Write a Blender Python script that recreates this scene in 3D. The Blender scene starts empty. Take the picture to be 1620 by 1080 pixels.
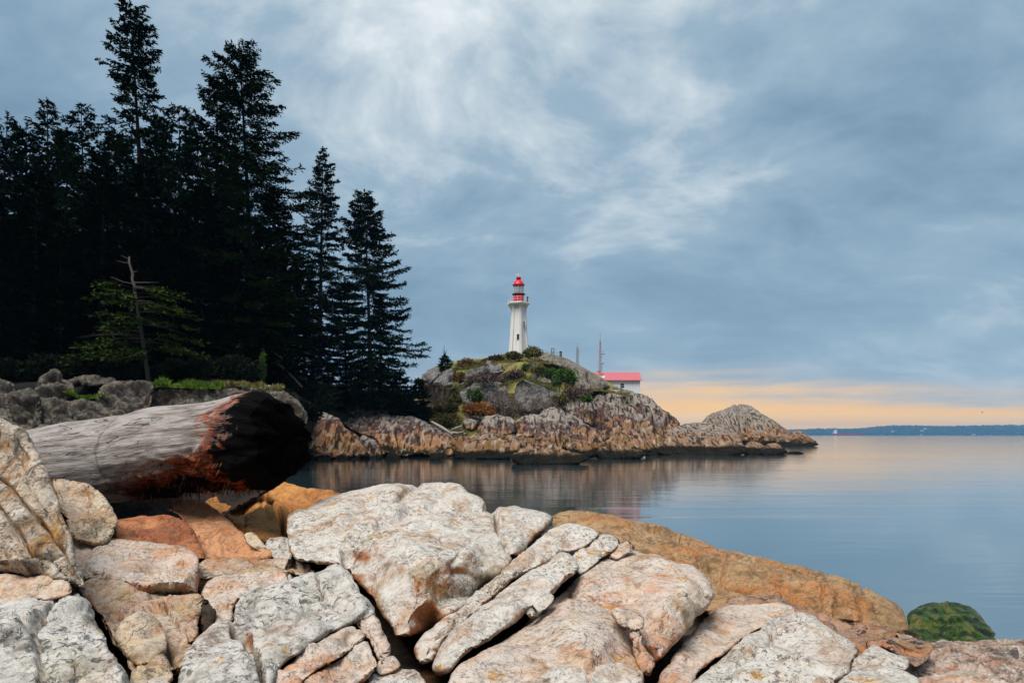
import bpy, math, random
import numpy as np
from mathutils import Vector
from mathutils.geometry import delaunay_2d_cdt

# ------------------------------------------------------------------ camera, sky, sun, exposure
sc = bpy.context.scene
COL = sc.collection
F, CX, HZ, EYE = 1080.0, 810.0, 688.0, 3.0      # focal length and horizon of a 1620 px wide frame, eye height over the water
cam_d = bpy.data.cameras.new('camera')
cam_d.sensor_width = 36.0
cam_d.lens = 24.0
cam_d.shift_y = (HZ - 540.0) / 1620.0
cam_d.clip_start = 0.05
cam_d.clip_end = 20000.0
cam = bpy.data.objects.new('camera', cam_d)
COL.objects.link(cam)
cam.location = (0, 0, EYE)
cam.rotation_euler = (math.pi / 2, 0, 0)
sc.camera = cam

SUN_ELEV, SUN_AZ = math.radians(63), math.radians(218)   # azimuth clockwise from +Y: behind the camera, to the left
sun_d = bpy.data.lights.new('sun', 'SUN')
sun_d.energy = 2.0
sun_d.angle = math.radians(34)
sun_d.color = (1.0, 0.94, 0.86)
sun = bpy.data.objects.new('sun', sun_d)
COL.objects.link(sun)
sdir = Vector((math.sin(SUN_AZ) * math.cos(SUN_ELEV), math.cos(SUN_AZ) * math.cos(SUN_ELEV), math.sin(SUN_ELEV)))
sun.rotation_euler = sdir.to_track_quat('Z', 'Y').to_euler()
sun.location = (30, -30, 60)

vs = sc.view_settings
vs.view_transform = 'Standard'
vs.look = 'None'
vs.exposure = 1.25
vs.gamma = 1.0
vs.use_curve_mapping = False
sc.render.engine = 'CYCLES'
sc.cycles.use_denoising = True
sc.cycles.max_bounces = 6
sc.cycles.diffuse_bounces = 3
sc.cycles.glossy_bounces = 3
sc.cycles.transmission_bounces = 3
sc.cycles.volume_bounces = 0
sc.cycles.transparent_max_bounces = 4
sc.cycles.caustics_reflective = False
sc.cycles.caustics_refractive = False


def lin(r, g, b):
    f = lambda c: (c / 255.0 / 12.92) if c <= 10.3 else ((c / 255.0 + 0.055) / 1.055) ** 2.4
    return (f(r), f(g), f(b), 1.0)


class NT:
    """small helper for writing node trees"""
    def __init__(self, tree):
        self.t = tree
        tree.nodes.clear()

    def n(self, kind, **kw):
        nd = self.t.nodes.new(kind)
        for k, v in kw.items():
            setattr(nd, k, v)
        return nd

    def link(self, a, b):
        self.t.links.new(a, b)

    def put(self, sock, v):
        if hasattr(v, 'links') or hasattr(v, 'is_output'):
            self.t.links.new(v, sock)
        else:
            sock.default_value = v

    def math(self, op, a, b=0.0, c=0.0, clamp=False):
        nd = self.n('ShaderNodeMath', operation=op, use_clamp=clamp)
        self.put(nd.inputs[0], a)
        self.put(nd.inputs[1], b)
        self.put(nd.inputs[2], c)
        return nd.outputs[0]

    def vmath(self, op, a, b=(0, 0, 0)):
        nd = self.n('ShaderNodeVectorMath', operation=op)
        self.put(nd.inputs[0], a)
        self.put(nd.inputs[1], b)
        return nd.outputs[0]

    def noise(self, vec, scale, detail=4.0, rough=0.55, dist=0.0, out='Fac'):
        nd = self.n('ShaderNodeTexNoise')
        self.put(nd.inputs['Vector'], vec)
        nd.inputs['Scale'].default_value = scale
        nd.inputs['Detail'].default_value = detail
        nd.inputs['Roughness'].default_value = rough
        nd.inputs['Distortion'].default_value = dist
        return nd.outputs[0 if out == 'Fac' else 1]

    def voronoi(self, vec, scale, feature='F1', out=0):
        nd = self.n('ShaderNodeTexVoronoi', feature=feature)
        self.put(nd.inputs['Vector'], vec)
        nd.inputs['Scale'].default_value = scale
        return nd.outputs[out]

    def step(self, v, lo, hi, a=0.0, b=1.0):
        nd = self.n('ShaderNodeMapRange', interpolation_type='SMOOTHSTEP')
        self.put(nd.inputs['Value'], v)
        self.put(nd.inputs['From Min'], lo)
        self.put(nd.inputs['From Max'], hi)
        self.put(nd.inputs['To Min'], a)
        self.put(nd.inputs['To Max'], b)
        return nd.outputs[0]

    def mix(self, fac, a, b, mode='MIX'):
        nd = self.n('ShaderNodeMix', data_type='RGBA', blend_type=mode)
        self.put(nd.inputs[0], fac)
        self.put(nd.inputs[6], a)
        self.put(nd.inputs[7], b)
        return nd.outputs[2]

    def ramp(self, fac, stops, interp='LINEAR'):
        nd = self.n('ShaderNodeValToRGB')
        cr = nd.color_ramp
        cr.interpolation = interp
        while len(cr.elements) > 1:
            cr.elements.remove(cr.elements[0])
        cr.elements[0].position, cr.elements[0].color = stops[0]
        for p, c in stops[1:]:
            e = cr.elements.new(p)
            e.color = c
        self.put(nd.inputs[0], fac)
        return nd.outputs[0]

    def sep(self, v):
        nd = self.n('ShaderNodeSeparateXYZ')
        self.put(nd.inputs[0], v)
        return nd.outputs

    def comb(self, x, y, z):
        nd = self.n('ShaderNodeCombineXYZ')
        for i, v in enumerate((x, y, z)):
            self.put(nd.inputs[i], v)
        return nd.outputs[0]

    def mapping(self, v, scale=(1, 1, 1), rot=(0, 0, 0), loc=(0, 0, 0)):
        nd = self.n('ShaderNodeMapping')
        self.put(nd.inputs['Vector'], v)
        nd.inputs['Scale'].default_value = scale
        nd.inputs['Rotation'].default_value = rot
        nd.inputs['Location'].default_value = loc
        return nd.outputs[0]


def half(c, k=0.5):
    return (c[0] * k, c[1] * k, c[2] * k, 1.0)


SKY1, SKY2 = (31.89, 34.39, 0.0), (1.47, 37.83, 0.0)
# sky: a thin physical sky behind a broken sheet of stratus laid on a plane overhead, warm light under its far edge
world = bpy.data.worlds.new('World')
sc.world = world
world.use_nodes = True
W = NT(world.node_tree)
out = W.n('ShaderNodeOutputWorld')
sky = W.n('ShaderNodeTexSky', sky_type='NISHITA', sun_disc=False)
sky.sun_elevation = SUN_ELEV
sky.sun_rotation = SUN_AZ
bg_sky = W.n('ShaderNodeBackground')
W.link(sky.outputs[0], bg_sky.inputs[0])
bg_sky.inputs[1].default_value = 0.06
gen = W.n('ShaderNodeTexCoord').outputs['Generated']
sx, sy, sz = W.sep(gen)
zc = W.math('MAXIMUM', sz, 0.0)
den = W.math('ADD', zc, 0.34)
pl = W.comb(W.math('DIVIDE', sx, den), W.math('DIVIDE', sy, den), 0.0)
warp = W.noise(pl, 0.8, 3.0, 0.5, 0.0, 'Color')
plw = W.vmath('ADD', pl, W.vmath('MULTIPLY', W.vmath('SUBTRACT', warp, (0.5, 0.5, 0.5)), (0.75, 0.6, 0.0)))
c1 = W.noise(W.mapping(plw, (1.0, 0.9, 1.0), (0, 0, 0.5), SKY1), 1.35, 6.0, 0.52)
c2 = W.noise(W.mapping(plw, (0.85, 1.2, 1.0), (0, 0, -0.6), SKY2), 4.2, 8.0, 0.58, 0.15)
c3 = W.noise(W.mapping(plw, (0.9, 1.1, 1.0), (0, 0, 0.9), (2.0, 4.0, 0.0)), 11.0, 7.0, 0.6, 0.1)
cl = W.math('ADD', W.math('ADD', W.math('MULTIPLY', c1, 0.55), W.math('MULTIPLY', c2, 0.33)), W.math('MULTIPLY', c3, 0.12))
cloud = W.ramp(cl, [(0.35, half(lin(100, 129, 152))), (0.46, half(lin(126, 153, 174))), (0.53, half(lin(146, 169, 186))),
                    (0.59, half(lin(182, 196, 205))), (0.67, half(lin(224, 229, 232)))])
# near the horizon the sheet evens out to a plain blue grey
lowf = W.step(sz, 0.08, 0.42)
cloud = W.mix(lowf, W.mix(0.35, half(lin(132, 160, 180)), cloud), cloud)
# warm clear strip under the cloud edge, tallest ahead and a little to the right
az = W.math('ARCTAN2', sx, sy)
daz = W.math('SUBTRACT', az, 0.16)
hgt = W.math('MULTIPLY', W.math('EXPONENT', W.math('MULTIPLY', W.math('MULTIPLY', daz, daz), -2.6)), 0.086)
wob = W.math('MULTIPLY', W.math('SUBTRACT', W.noise(W.mapping(gen, (2.0, 2.0, 26.0)), 1.6, 5.0, 0.6), 0.5), 0.11)
rel = W.math('DIVIDE', W.math('ADD', zc, wob), W.math('ADD', hgt, 0.012))
glow_c = W.ramp(rel, [(0.0, half(lin(244, 208, 156))), (0.35, half(lin(250, 196, 122))), (0.62, half(lin(236, 196, 146))), (1.0, half(lin(186, 184, 184)))])
glow = W.step(rel, 0.25, 1.35, 1.0, 0.0)
final = W.mix(glow, cloud, glow_c)
bg_cl = W.n('ShaderNodeBackground')
W.link(final, bg_cl.inputs[0])
bg_cl.inputs[1].default_value = 1.0
ms = W.n('ShaderNodeMixShader')
ms.inputs[0].default_value = 0.97
W.link(bg_sky.outputs[0], ms.inputs[1])
W.link(bg_cl.outputs[0], ms.inputs[2])
W.link(ms.outputs[0], out.inputs[0])

# ------------------------------------------------------------------ geometry helpers
rng = np.random.default_rng(7)
_G = rng.normal(size=(256, 3))
_G /= np.linalg.norm(_G, axis=1)[:, None]


def perlin(P, seed=0):
    P = np.asarray(P, float)
    i = np.floor(P).astype(np.int64)
    f = P - i
    u = f * f * f * (f * (f * 6 - 15) + 10)
    res = 0.0
    for dx in (0, 1):
        wx = u[:, 0] if dx else 1 - u[:, 0]
        for dy in (0, 1):
            wy = u[:, 1] if dy else 1 - u[:, 1]
            for dz in (0, 1):
                wz = u[:, 2] if dz else 1 - u[:, 2]
                h = ((i[:, 0] + dx) * 73856093) ^ ((i[:, 1] + dy) * 19349663) ^ ((i[:, 2] + dz) * 83492791) ^ (seed * 2654435 + 977)
                h = (h ^ (h >> 13)) * 1274126177
                h = (h ^ (h >> 16)) & 255
                g = _G[h]
                res = res + wx * wy * wz * (g[:, 0] * (f[:, 0] - dx) + g[:, 1] * (f[:, 1] - dy) + g[:, 2] * (f[:, 2] - dz))
    return res * 1.6


def fbm(P, octv=4, seed=0, gain=0.5):
    r, a = 0.0, 1.0
    for k in range(octv):
        r = r + a * perlin(P * (2.03 ** k) + 17.3 * k, seed + k)
        a *= gain
    return r


def P3(px, py, d):
    """the point that stands d metres ahead of the eye in the direction of a place in the frame"""
    return np.array([(px - CX) / F * d, d, EYE + (HZ - py) / F * d])


def mesh_obj(name, verts, faces, mat=None, parent=None, smooth=True, origin=None):
    verts = np.asarray(verts, float)
    if origin is not None:
        verts = verts - np.asarray(origin)
    me = bpy.data.meshes.new(name)
    if isinstance(faces, np.ndarray):
        k = faces.shape[1]
        me.vertices.add(len(verts))
        me.vertices.foreach_set('co', verts.astype(np.float32).ravel())
        me.loops.add(faces.size)
        me.loops.foreach_set('vertex_index', faces.astype(np.int32).ravel())
        me.polygons.add(len(faces))
        me.polygons.foreach_set('loop_start', np.arange(0, faces.size, k, dtype=np.int32))
        me.update(calc_edges=True)
        me.validate()
    else:
        me.from_pydata([tuple(v) for v in verts], [], [tuple(f) for f in faces])
    if mat is not None:
        me.materials.append(mat)
    if smooth:
        me.polygons.foreach_set('use_smooth', np.ones(len(me.polygons), bool))
    o = bpy.data.objects.new(name, me)
    COL.objects.link(o)
    if origin is not None:
        o.location = tuple(origin)
    if parent is not None:
        o.parent = parent
    return o


def tag(o, label, cat, group=None, kind=None):
    o['label'] = label
    if kind:
        o['kind'] = kind
    if cat:
        o['category'] = cat
    if group:
        o['group'] = group
    return o


def struct(o, kind='structure', label=None):
    o['kind'] = kind
    if label:
        o['label'] = label
    return o


def empty(name, loc, label, cat, group=None):
    o = bpy.data.objects.new(name, None)
    COL.objects.link(o)
    o.location = tuple(loc)
    o.empty_display_size = 0.3
    return tag(o, label, cat, group)


class MB:
    """collects boxes, bars, rings into one mesh"""
    def __init__(self):
        self.v, self.f = [], []

    def add(self, v, f):
        b = len(self.v)
        self.v += [tuple(map(float, p)) for p in v]
        self.f += [tuple(i + b for i in q) for q in f]

    def box(self, c, s, rz=0.0):
        x, y, z = s[0] / 2, s[1] / 2, s[2] / 2
        ca, sa = math.cos(rz), math.sin(rz)
        v = []
        for dz in (-z, z):
            for dx, dy in ((-x, -y), (x, -y), (x, y), (-x, y)):
                v.append((c[0] + dx * ca - dy * sa, c[1] + dx * sa + dy * ca, c[2] + dz))
        self.add(v, [(3, 2, 1, 0), (4, 5, 6, 7), (0, 1, 5, 4), (1, 2, 6, 5), (2, 3, 7, 6), (3, 0, 4, 7)])

    def tube(self, pts, rad, n=6, cap=True):
        pts = [np.asarray(p, float) for p in pts]
        rad = rad if hasattr(rad, '__len__') else [rad] * len(pts)
        v, f = [], []
        for k, p in enumerate(pts):
            t = pts[min(k + 1, len(pts) - 1)] - pts[max(k - 1, 0)]
            t = t / (np.linalg.norm(t) + 1e-9)
            a = np.cross(t, (0.0, 0.0, 1.0) if abs(t[2]) < 0.9 else (1.0, 0.0, 0.0))
            a /= np.linalg.norm(a)
            b = np.cross(t, a)
            for j in range(n):
                w = 2 * math.pi * j / n
                v.append(p + rad[k] * (math.cos(w) * a + math.sin(w) * b))
        for k in range(len(pts) - 1):
            for j in range(n):
                j2 = (j + 1) % n
                f.append((k * n + j, k * n + j2, (k + 1) * n + j2, (k + 1) * n + j))
        if cap:
            f.append(tuple(range(n - 1, -1, -1)))
            f.append(tuple((len(pts) - 1) * n + j for j in range(n)))
        self.add(v, f)

    def lathe(self, c, prof, n=24, ph=0.0, cap=True):
        v, f = [], []
        for r, z in prof:
            for j in range(n):
                w = 2 * math.pi * j / n + ph
                v.append((c[0] + r * math.cos(w), c[1] + r * math.sin(w), c[2] + z))
        for k in range(len(prof) - 1):
            for j in range(n):
                j2 = (j + 1) % n
                f.append((k * n + j, k * n + j2, (k + 1) * n + j2, (k + 1) * n + j))
        if cap:
            f.append(tuple(range(n - 1, -1, -1)))
            f.append(tuple((len(prof) - 1) * n + j for j in range(n)))
        self.add(v, f)

    def build(self, name, mat, parent=None, smooth=False, origin=None):
        return mesh_obj(name, self.v, self.f, mat, parent, smooth, origin)


def part(name, mb, mat, root, smooth=False):
    """mesh given in world coordinates, hung under a root Empty that stands at root.location"""
    v = np.array(mb.v) - np.array(root['_o'] if '_o' in root else root.location)
    return mesh_obj(name, v, mb.f, mat, root, smooth)


def catmull(pts, step):
    """closed curve through the points, resampled about every step"""
    pts = np.asarray(pts, float)
    n = len(pts)
    res = []
    for i in range(n):
        p0, p1, p2, p3 = pts[i - 1], pts[i], pts[(i + 1) % n], pts[(i + 2) % n]
        L = np.linalg.norm(p2 - p1)
        m = max(1, int(round(L / step)))
        l1, l0, l2 = L, np.linalg.norm(p1 - p0), np.linalg.norm(p3 - p2)
        k1 = 0.5 * min(1.0, 1.3 * l1 / (l0 + 1e-6)) * 0.75
        k2 = 0.5 * min(1.0, 1.3 * l1 / (l2 + 1e-6)) * 0.75
        t1 = (p2 - p0) * k1 * 2 * l1 / (l0 + l1 + 1e-6)
        t2 = (p3 - p1) * k2 * 2 * l1 / (l2 + l1 + 1e-6)
        for s in np.arange(m) / m:
            h1, h2, h3, h4 = 2*s**3 - 3*s**2 + 1, -2*s**3 + 3*s**2, s**3 - 2*s**2 + s, s**3 - s**2
            res.append(h1 * p1 + h2 * p2 + h3 * t1 + h4 * t2)
    return np.array(res)


def in_poly(q, poly):
    x, y = q[:, 0], q[:, 1]
    ins = np.zeros(len(q), bool)
    x0, y0 = poly[:, 0], poly[:, 1]
    x1, y1 = np.roll(x0, -1), np.roll(y0, -1)
    for a, b, c, d in zip(x0, y0, x1, y1):
        if b == d:
            continue
        m = ((b > y) != (d > y)) & (x < (c - a) * (y - b) / (d - b) + a)
        ins ^= m
    return ins


def dist_line(q, pl):
    """distance of points to an open polyline"""
    pl = np.asarray(pl, float)
    best = np.full(len(q), 1e9)
    for a, b in zip(pl[:-1], pl[1:]):
        ab = b - a
        t = np.clip(((q - a) @ ab) / (ab @ ab + 1e-9), 0, 1)
        best = np.minimum(best, np.linalg.norm(q - (a + t[:, None] * ab), axis=1))
    return best


def tps(xy, val, q):
    xy = np.asarray(xy, float) / 100.0
    q = np.asarray(q, float) / 100.0
    n = len(xy)
    K = lambda a, b: (lambda r2: 0.5 * r2 * np.log(r2 + 1e-9))(((a[:, None, :] - b[None, :, :]) ** 2).sum(2))
    A = np.zeros((n + 3, n + 3))
    A[:n, :n] = K(xy, xy) + np.eye(n) * 0.02
    A[:n, n] = 1
    A[:n, n + 1:] = xy
    A[n:, :n] = A[:n, n:].T
    w = np.linalg.solve(A, np.concatenate([val, np.zeros(3)]))
    return K(q, xy) @ w[:n] + w[n] + q @ w[n + 1:]


def vnormals(V, T):
    fn = np.cross(V[T[:, 1]] - V[T[:, 0]], V[T[:, 2]] - V[T[:, 0]])
    N = np.zeros_like(V)
    for k in range(3):
        np.add.at(N, T[:, k], fn)
    return N / (np.linalg.norm(N, axis=1)[:, None] + 1e-12)


FRONT = []      # surface samples of the near rocks, for the bedrock under them
_seed = [0]


def rock(name, label, mat, pts, dt, db, R=0.14, Rd=None, thick=0.8, step=3.2, amp=0.03, inner=(), cracks=(), facet=0.03, ncell=10,
         autocrack=0.03, cfreq=1.6, tilt=0.0, strata=None, group=None, cat='rock', near=True, jit=0.8, unit=1.0, fine=0.006, slope=0.23, groove=0.5, chip=0.007):
    """a solid rock: the outline stands at its own distance (dt at its top, db at its foot), with a rounded relief in front and a thick back.
    dt/db are distances in metres; inner = (px, py, metres nearer) bumps; cracks = (polyline, half width px, depth m)."""
    _seed[0] += 1
    sd = _seed[0]
    rr = np.random.default_rng(100 + sd)
    pts = np.asarray(pts, float)
    bd = catmull(pts, step)
    nb = len(bd)
    # small raggedness along the rim
    tang = np.roll(bd, -1, 0) - np.roll(bd, 1, 0)
    nrm = np.stack([tang[:, 1], -tang[:, 0]], 1) / (np.linalg.norm(tang, axis=1)[:, None] + 1e-9)
    j = fbm(np.c_[bd / (step * 7.0), np.full(nb, sd * 3.7)], 3, sd)
    bd = bd + nrm * (j * jit * step * 0.45)[:, None]
    if near:     # neighbours press close together, here tighter, there with a gap
        sgn = 1.0 if (bd[:, 0] * np.roll(bd[:, 1], -1) - np.roll(bd[:, 0], -1) * bd[:, 1]).sum() > 0 else -1.0
        bd = bd + nrm * (sgn * (1.6 + 2.0 * perlin(np.c_[bd / 38.0, np.full(nb, sd * 2.1)], 91)))[:, None]
    lo, hi = bd.min(0), bd.max(0)

    def grid(st):
        gx = np.arange(lo[0], hi[0] + st, st)
        gy = np.arange(lo[1], hi[1] + st, st * 0.866)
        X, Y = np.meshgrid(gx, gy)
        X = X + (np.arange(len(gy)) % 2)[:, None] * st * 0.5
        q = np.stack([X.ravel(), Y.ravel()], 1) + rr.uniform(-0.18, 0.18, (X.size, 2)) * st
        q = q[in_poly(q, bd)]
        if len(q) == 0:
            return q, np.zeros(0)
        e = np.full(len(q), 1e9)
        for s in range(0, nb, 64):
            e = np.minimum(e, np.sqrt(((q[:, None, :] - bd[None, s:s + 64, :]) ** 2).sum(2)).min(1))
        keep = e > st * 0.55
        return q[keep], e[keep]

    def tri(q):
        co = [Vector(p) for p in np.vstack([bd, q])] if len(q) else [Vector(p) for p in bd]
        r = delaunay_2d_cdt(co, [(i, (i + 1) % nb) for i in range(nb)], [list(range(nb))], 1, 1e-5)
        vo = np.array([tuple(p) for p in r[0]])
        T = np.array([f for f in r[2] if len(f) == 3], int)
        orig = r[3]
        idx = np.array([o[0] if len(o) else -1 for o in orig])
        return vo, T, idx

    def base_depth(q):
        y0, y1 = pts[:, 1].min(), pts[:, 1].max()
        t = (q[:, 1] - y0) / (y1 - y0)
        inv = (1 / dt) * (1 - t) + (1 / db) * t
        x0, x1 = pts[:, 0].min(), pts[:, 0].max()
        inv = inv * (1 + tilt * ((q[:, 0] - x0) / (x1 - x0) - 0.5))
        return 1 / inv

    qf, ef = grid(step)
    vo, T, idx = tri(qf)
    e = np.zeros(len(vo))
    m = idx >= nb
    e[m] = ef[idx[m] - nb]
    d = base_depth(vo)
    px = d / F
    em = e * px
    emax = max(em.max(), 1e-3)
    Rr = min(R * (0.72 if near else 1.0), emax * 0.95)
    Rdd = Rd if Rd is not None else Rr * 1.5
    # some edges stay sharp, others are worn round
    wear = np.clip(0.62 + 1.5 * perlin(np.c_[vo / (step * 22.0), np.full(len(vo), sd * 1.3)], 77), 0.42, 1.25)
    t = np.clip(em / (Rr * wear), 0, 1)
    rim = Rdd * wear * (1 - np.sqrt(1 - (1 - t) ** 2))
    d2 = d + rim
    for ix, iy, am, rad in inner:
        d2 = d2 - am * np.exp(-(((vo[:, 0] - ix) ** 2 + (vo[:, 1] - iy) ** 2) / rad ** 2)) * np.clip(em / Rr, 0, 1)
    groove_d = np.zeros(len(vo))
    if len(cracks):
        pw = vo + np.stack([perlin(np.c_[vo / 26.0, np.full(len(vo), sd)], 5), perlin(np.c_[vo / 26.0, np.full(len(vo), sd + 9.5)], 6)], 1) * 3.0
        for pl_, w_, dp in cracks:
            groove_d = np.maximum(groove_d, dp * np.exp(-(dist_line(pw, pl_) / w_) ** 2))
    V = np.stack([(vo[:, 0] - CX) / F * d2, d2, EYE + (HZ - vo[:, 1]) / F * d2], 1)
    # face the viewer
    fn = np.cross(V[T[:, 1]] - V[T[:, 0]], V[T[:, 2]] - V[T[:, 0]])
    cen = V[T].mean(1) - np.array([0, 0, EYE])
    flip = (fn * cen).sum(1) > 0
    T[flip] = T[flip][:, ::-1]
    N = vnormals(V, T)
    size = emax * 2
    S = V / unit
    disp = amp * fbm(S * (1.1 / max(size / unit, 0.2)), 3, sd) * 1.0
    disp = disp + amp * 0.45 * fbm(S * 3.1, 4, sd + 40)
    if fine:
        disp = disp + fine * fbm(S * 13.0, 3, sd + 60)
    if strata:
        dv, fr, am = strata
        dv = np.asarray(dv, float)
        dv /= np.linalg.norm(dv)
        wv = S + 0.25 * np.stack([perlin(S * 0.8, 3), perlin(S * 0.8 + 9, 4), perlin(S * 0.8 + 5, 8)], 1)
        Q = wv - 0.9 * (wv @ dv)[:, None] * dv
        s_ = perlin(Q * fr, sd + 70)
        disp = disp + am * (s_ + 0.5 * perlin(Q * fr * 2.3, sd + 71)) - am * 1.2 * np.exp(-(s_ / 0.07) ** 2)
    if facet and ncell:
        # blunt planes: the surface is cut back to the lowest of several tilted planes, so it breaks along creases
        K_ = max(4, int(ncell))
        pick = V[rr.integers(0, len(V), K_)]
        wv = V + unit * 0.05 * np.stack([perlin(S * 2.3, 13), perlin(S * 2.3 + 9, 14), perlin(S * 2.3 + 5, 18)], 1)
        gr = rr.normal(size=(K_, 3)) * np.array([1.0, 0.6, 1.0]) * slope
        H_ = np.einsum('nkc,kc->nk', wv[:, None, :] - pick[None], gr) + rr.uniform(0.0, 1.0, K_) * facet * 1.5
        tau = max(0.012 * unit, size * 0.012)
        mn = H_.min(1)
        cut = mn - tau * np.log(np.exp(-(H_ - mn[:, None]) / tau).sum(1))
        cut = np.clip(cut - np.percentile(cut, 80), -size * 0.16, 0.05 * size)
        disp = disp + cut * np.clip(em / (0.9 * Rr + 0.08 * size), 0.0, 1)
        # blocks that sit a little higher or lower, with softened steps
        pick2 = V[rr.integers(0, len(V), ncell)]
        D = np.sqrt(((wv[:, None, :] - pick2[None]) ** 2).sum(2))
        T2 = max(0.035 * unit, size * 0.02)
        wgt = np.exp(-(D - D.min(1, keepdims=True)) / T2)
        wgt /= wgt.sum(1, keepdims=True)
        disp = disp + facet * (wgt @ rr.uniform(-1, 1, ncell))
        Ds = np.sort(D, 1)[:, :2]
        disp = disp - facet * groove * np.exp(-((Ds[:, 1] - Ds[:, 0]) / (T2 * 1.2)) ** 2)
    if chip:
        c1_ = perlin(S * 1.9 + 31.0, sd + 110) + 0.25 * perlin(S * 7.0, sd + 112)
        disp = disp - chip * np.clip((c1_ - 0.12) / 0.05, 0, 1) - 0.6 * chip * np.clip((perlin(S * 4.3 + 11.0, sd + 111) + 0.25 * perlin(S * 13.0, sd + 113) - 0.2) / 0.06, 0, 1)
    if autocrack:
        wv = S * cfreq + 0.5 * np.stack([perlin(S * 1.5, 23), perlin(S * 1.5 + 9, 24), perlin(S * 1.5 + 5, 28)], 1)
        c = np.abs(perlin(wv * np.array([1.0, 0.6, 1.0]), sd + 90))
        msk = np.clip(perlin(S * cfreq * 0.7, sd + 95) * 2.5 + 0.4, 0, 1)
        disp = disp - autocrack * msk * np.exp(-(c / 0.035) ** 2)
    disp = disp * np.clip(0.4 + em / (0.5 * Rr), 0, 1)
    disp = disp - groove_d
    V = V + N * disp[:, None]
    # back shell on the same rim
    qb, eb = grid(step * 4.0)
    vb, Tb, ib = tri(qb)
    e2 = np.zeros(len(vb))
    mb_ = ib >= nb
    e2[mb_] = eb[ib[mb_] - nb]
    dbk = base_depth(vb)
    emb = e2 * dbk / F
    tb = np.clip(emb / (emax * 0.7), 0, 1)
    dbk = dbk + Rdd + thick * np.sqrt(1 - (1 - tb) ** 2)
    VB = np.stack([(vb[:, 0] - CX) / F * dbk, dbk, EYE + (HZ - vb[:, 1]) / F * dbk], 1)
    fn = np.cross(VB[Tb[:, 1]] - VB[Tb[:, 0]], VB[Tb[:, 2]] - VB[Tb[:, 0]])
    cen = VB[Tb].mean(1) - np.array([0, 0, EYE])
    flip = (fn * cen).sum(1) < 0
    Tb[flip] = Tb[flip][:, ::-1]
    # weld the rim
    front_of = {int(o): i for i, o in enumerate(idx) if 0 <= o < nb}
    remap = np.arange(len(vb)) + len(V)
    for i, o in enumerate(ib):
        if 0 <= o < nb and int(o) in front_of:
            remap[i] = front_of[int(o)]
    VV = np.vstack([V, VB])
    TT = np.vstack([T, remap[Tb]])
    used = np.unique(TT)
    re = np.full(len(VV), -1)
    re[used] = np.arange(len(used))
    VV, TT = VV[used], re[TT]
    org = np.array([VV[:, 0].mean(), VV[:, 1].mean(), VV[:, 2].min()])
    o = mesh_obj(name, VV, TT, mat, None, True, org)
    if near:
        FRONT.append(V)
    if cat:
        tag(o, label, cat, group)
    return o

# ------------------------------------------------------------------ materials
def new_mat(name):
    m = bpy.data.materials.new(name)
    m.use_nodes = True
    t = NT(m.node_tree)
    o = t.n('ShaderNodeOutputMaterial')
    b = t.n('ShaderNodeBsdfPrincipled')
    t.link(b.outputs[0], o.inputs[0])
    b.inputs['Specular IOR Level'].default_value = 0.3
    return m, t, b


def bump(t, b, h, strength, dist):
    nd = t.n('ShaderNodeBump')
    nd.inputs['Strength'].default_value = strength
    nd.inputs['Distance'].default_value = dist
    t.link(h, nd.inputs['Height'])
    t.link(nd.outputs[0], b.inputs['Normal'])


def plain(name, col, rough=0.7, var=0.15, scale=3.0, metal=0.0, bmp=0.0, spec=0.3):
    m, t, b = new_mat(name)
    b.inputs['Specular IOR Level'].default_value = spec
    pos = t.n('ShaderNodeNewGeometry').outputs['Position']
    n = t.noise(pos, scale, 5.0, 0.6)
    c2 = tuple(c * (1 - var) for c in col[:3]) + (1,)
    c3 = tuple(min(1, c * (1 + var)) for c in col[:3]) + (1,)
    t.link(t.mix(n, c2, c3), b.inputs['Base Color'])
    b.inputs['Roughness'].default_value = rough
    b.inputs['Metallic'].default_value = metal
    if bmp:
        bump(t, b, t.noise(pos, scale * 6, 4.0, 0.6), 0.5, bmp)
    return m


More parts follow.
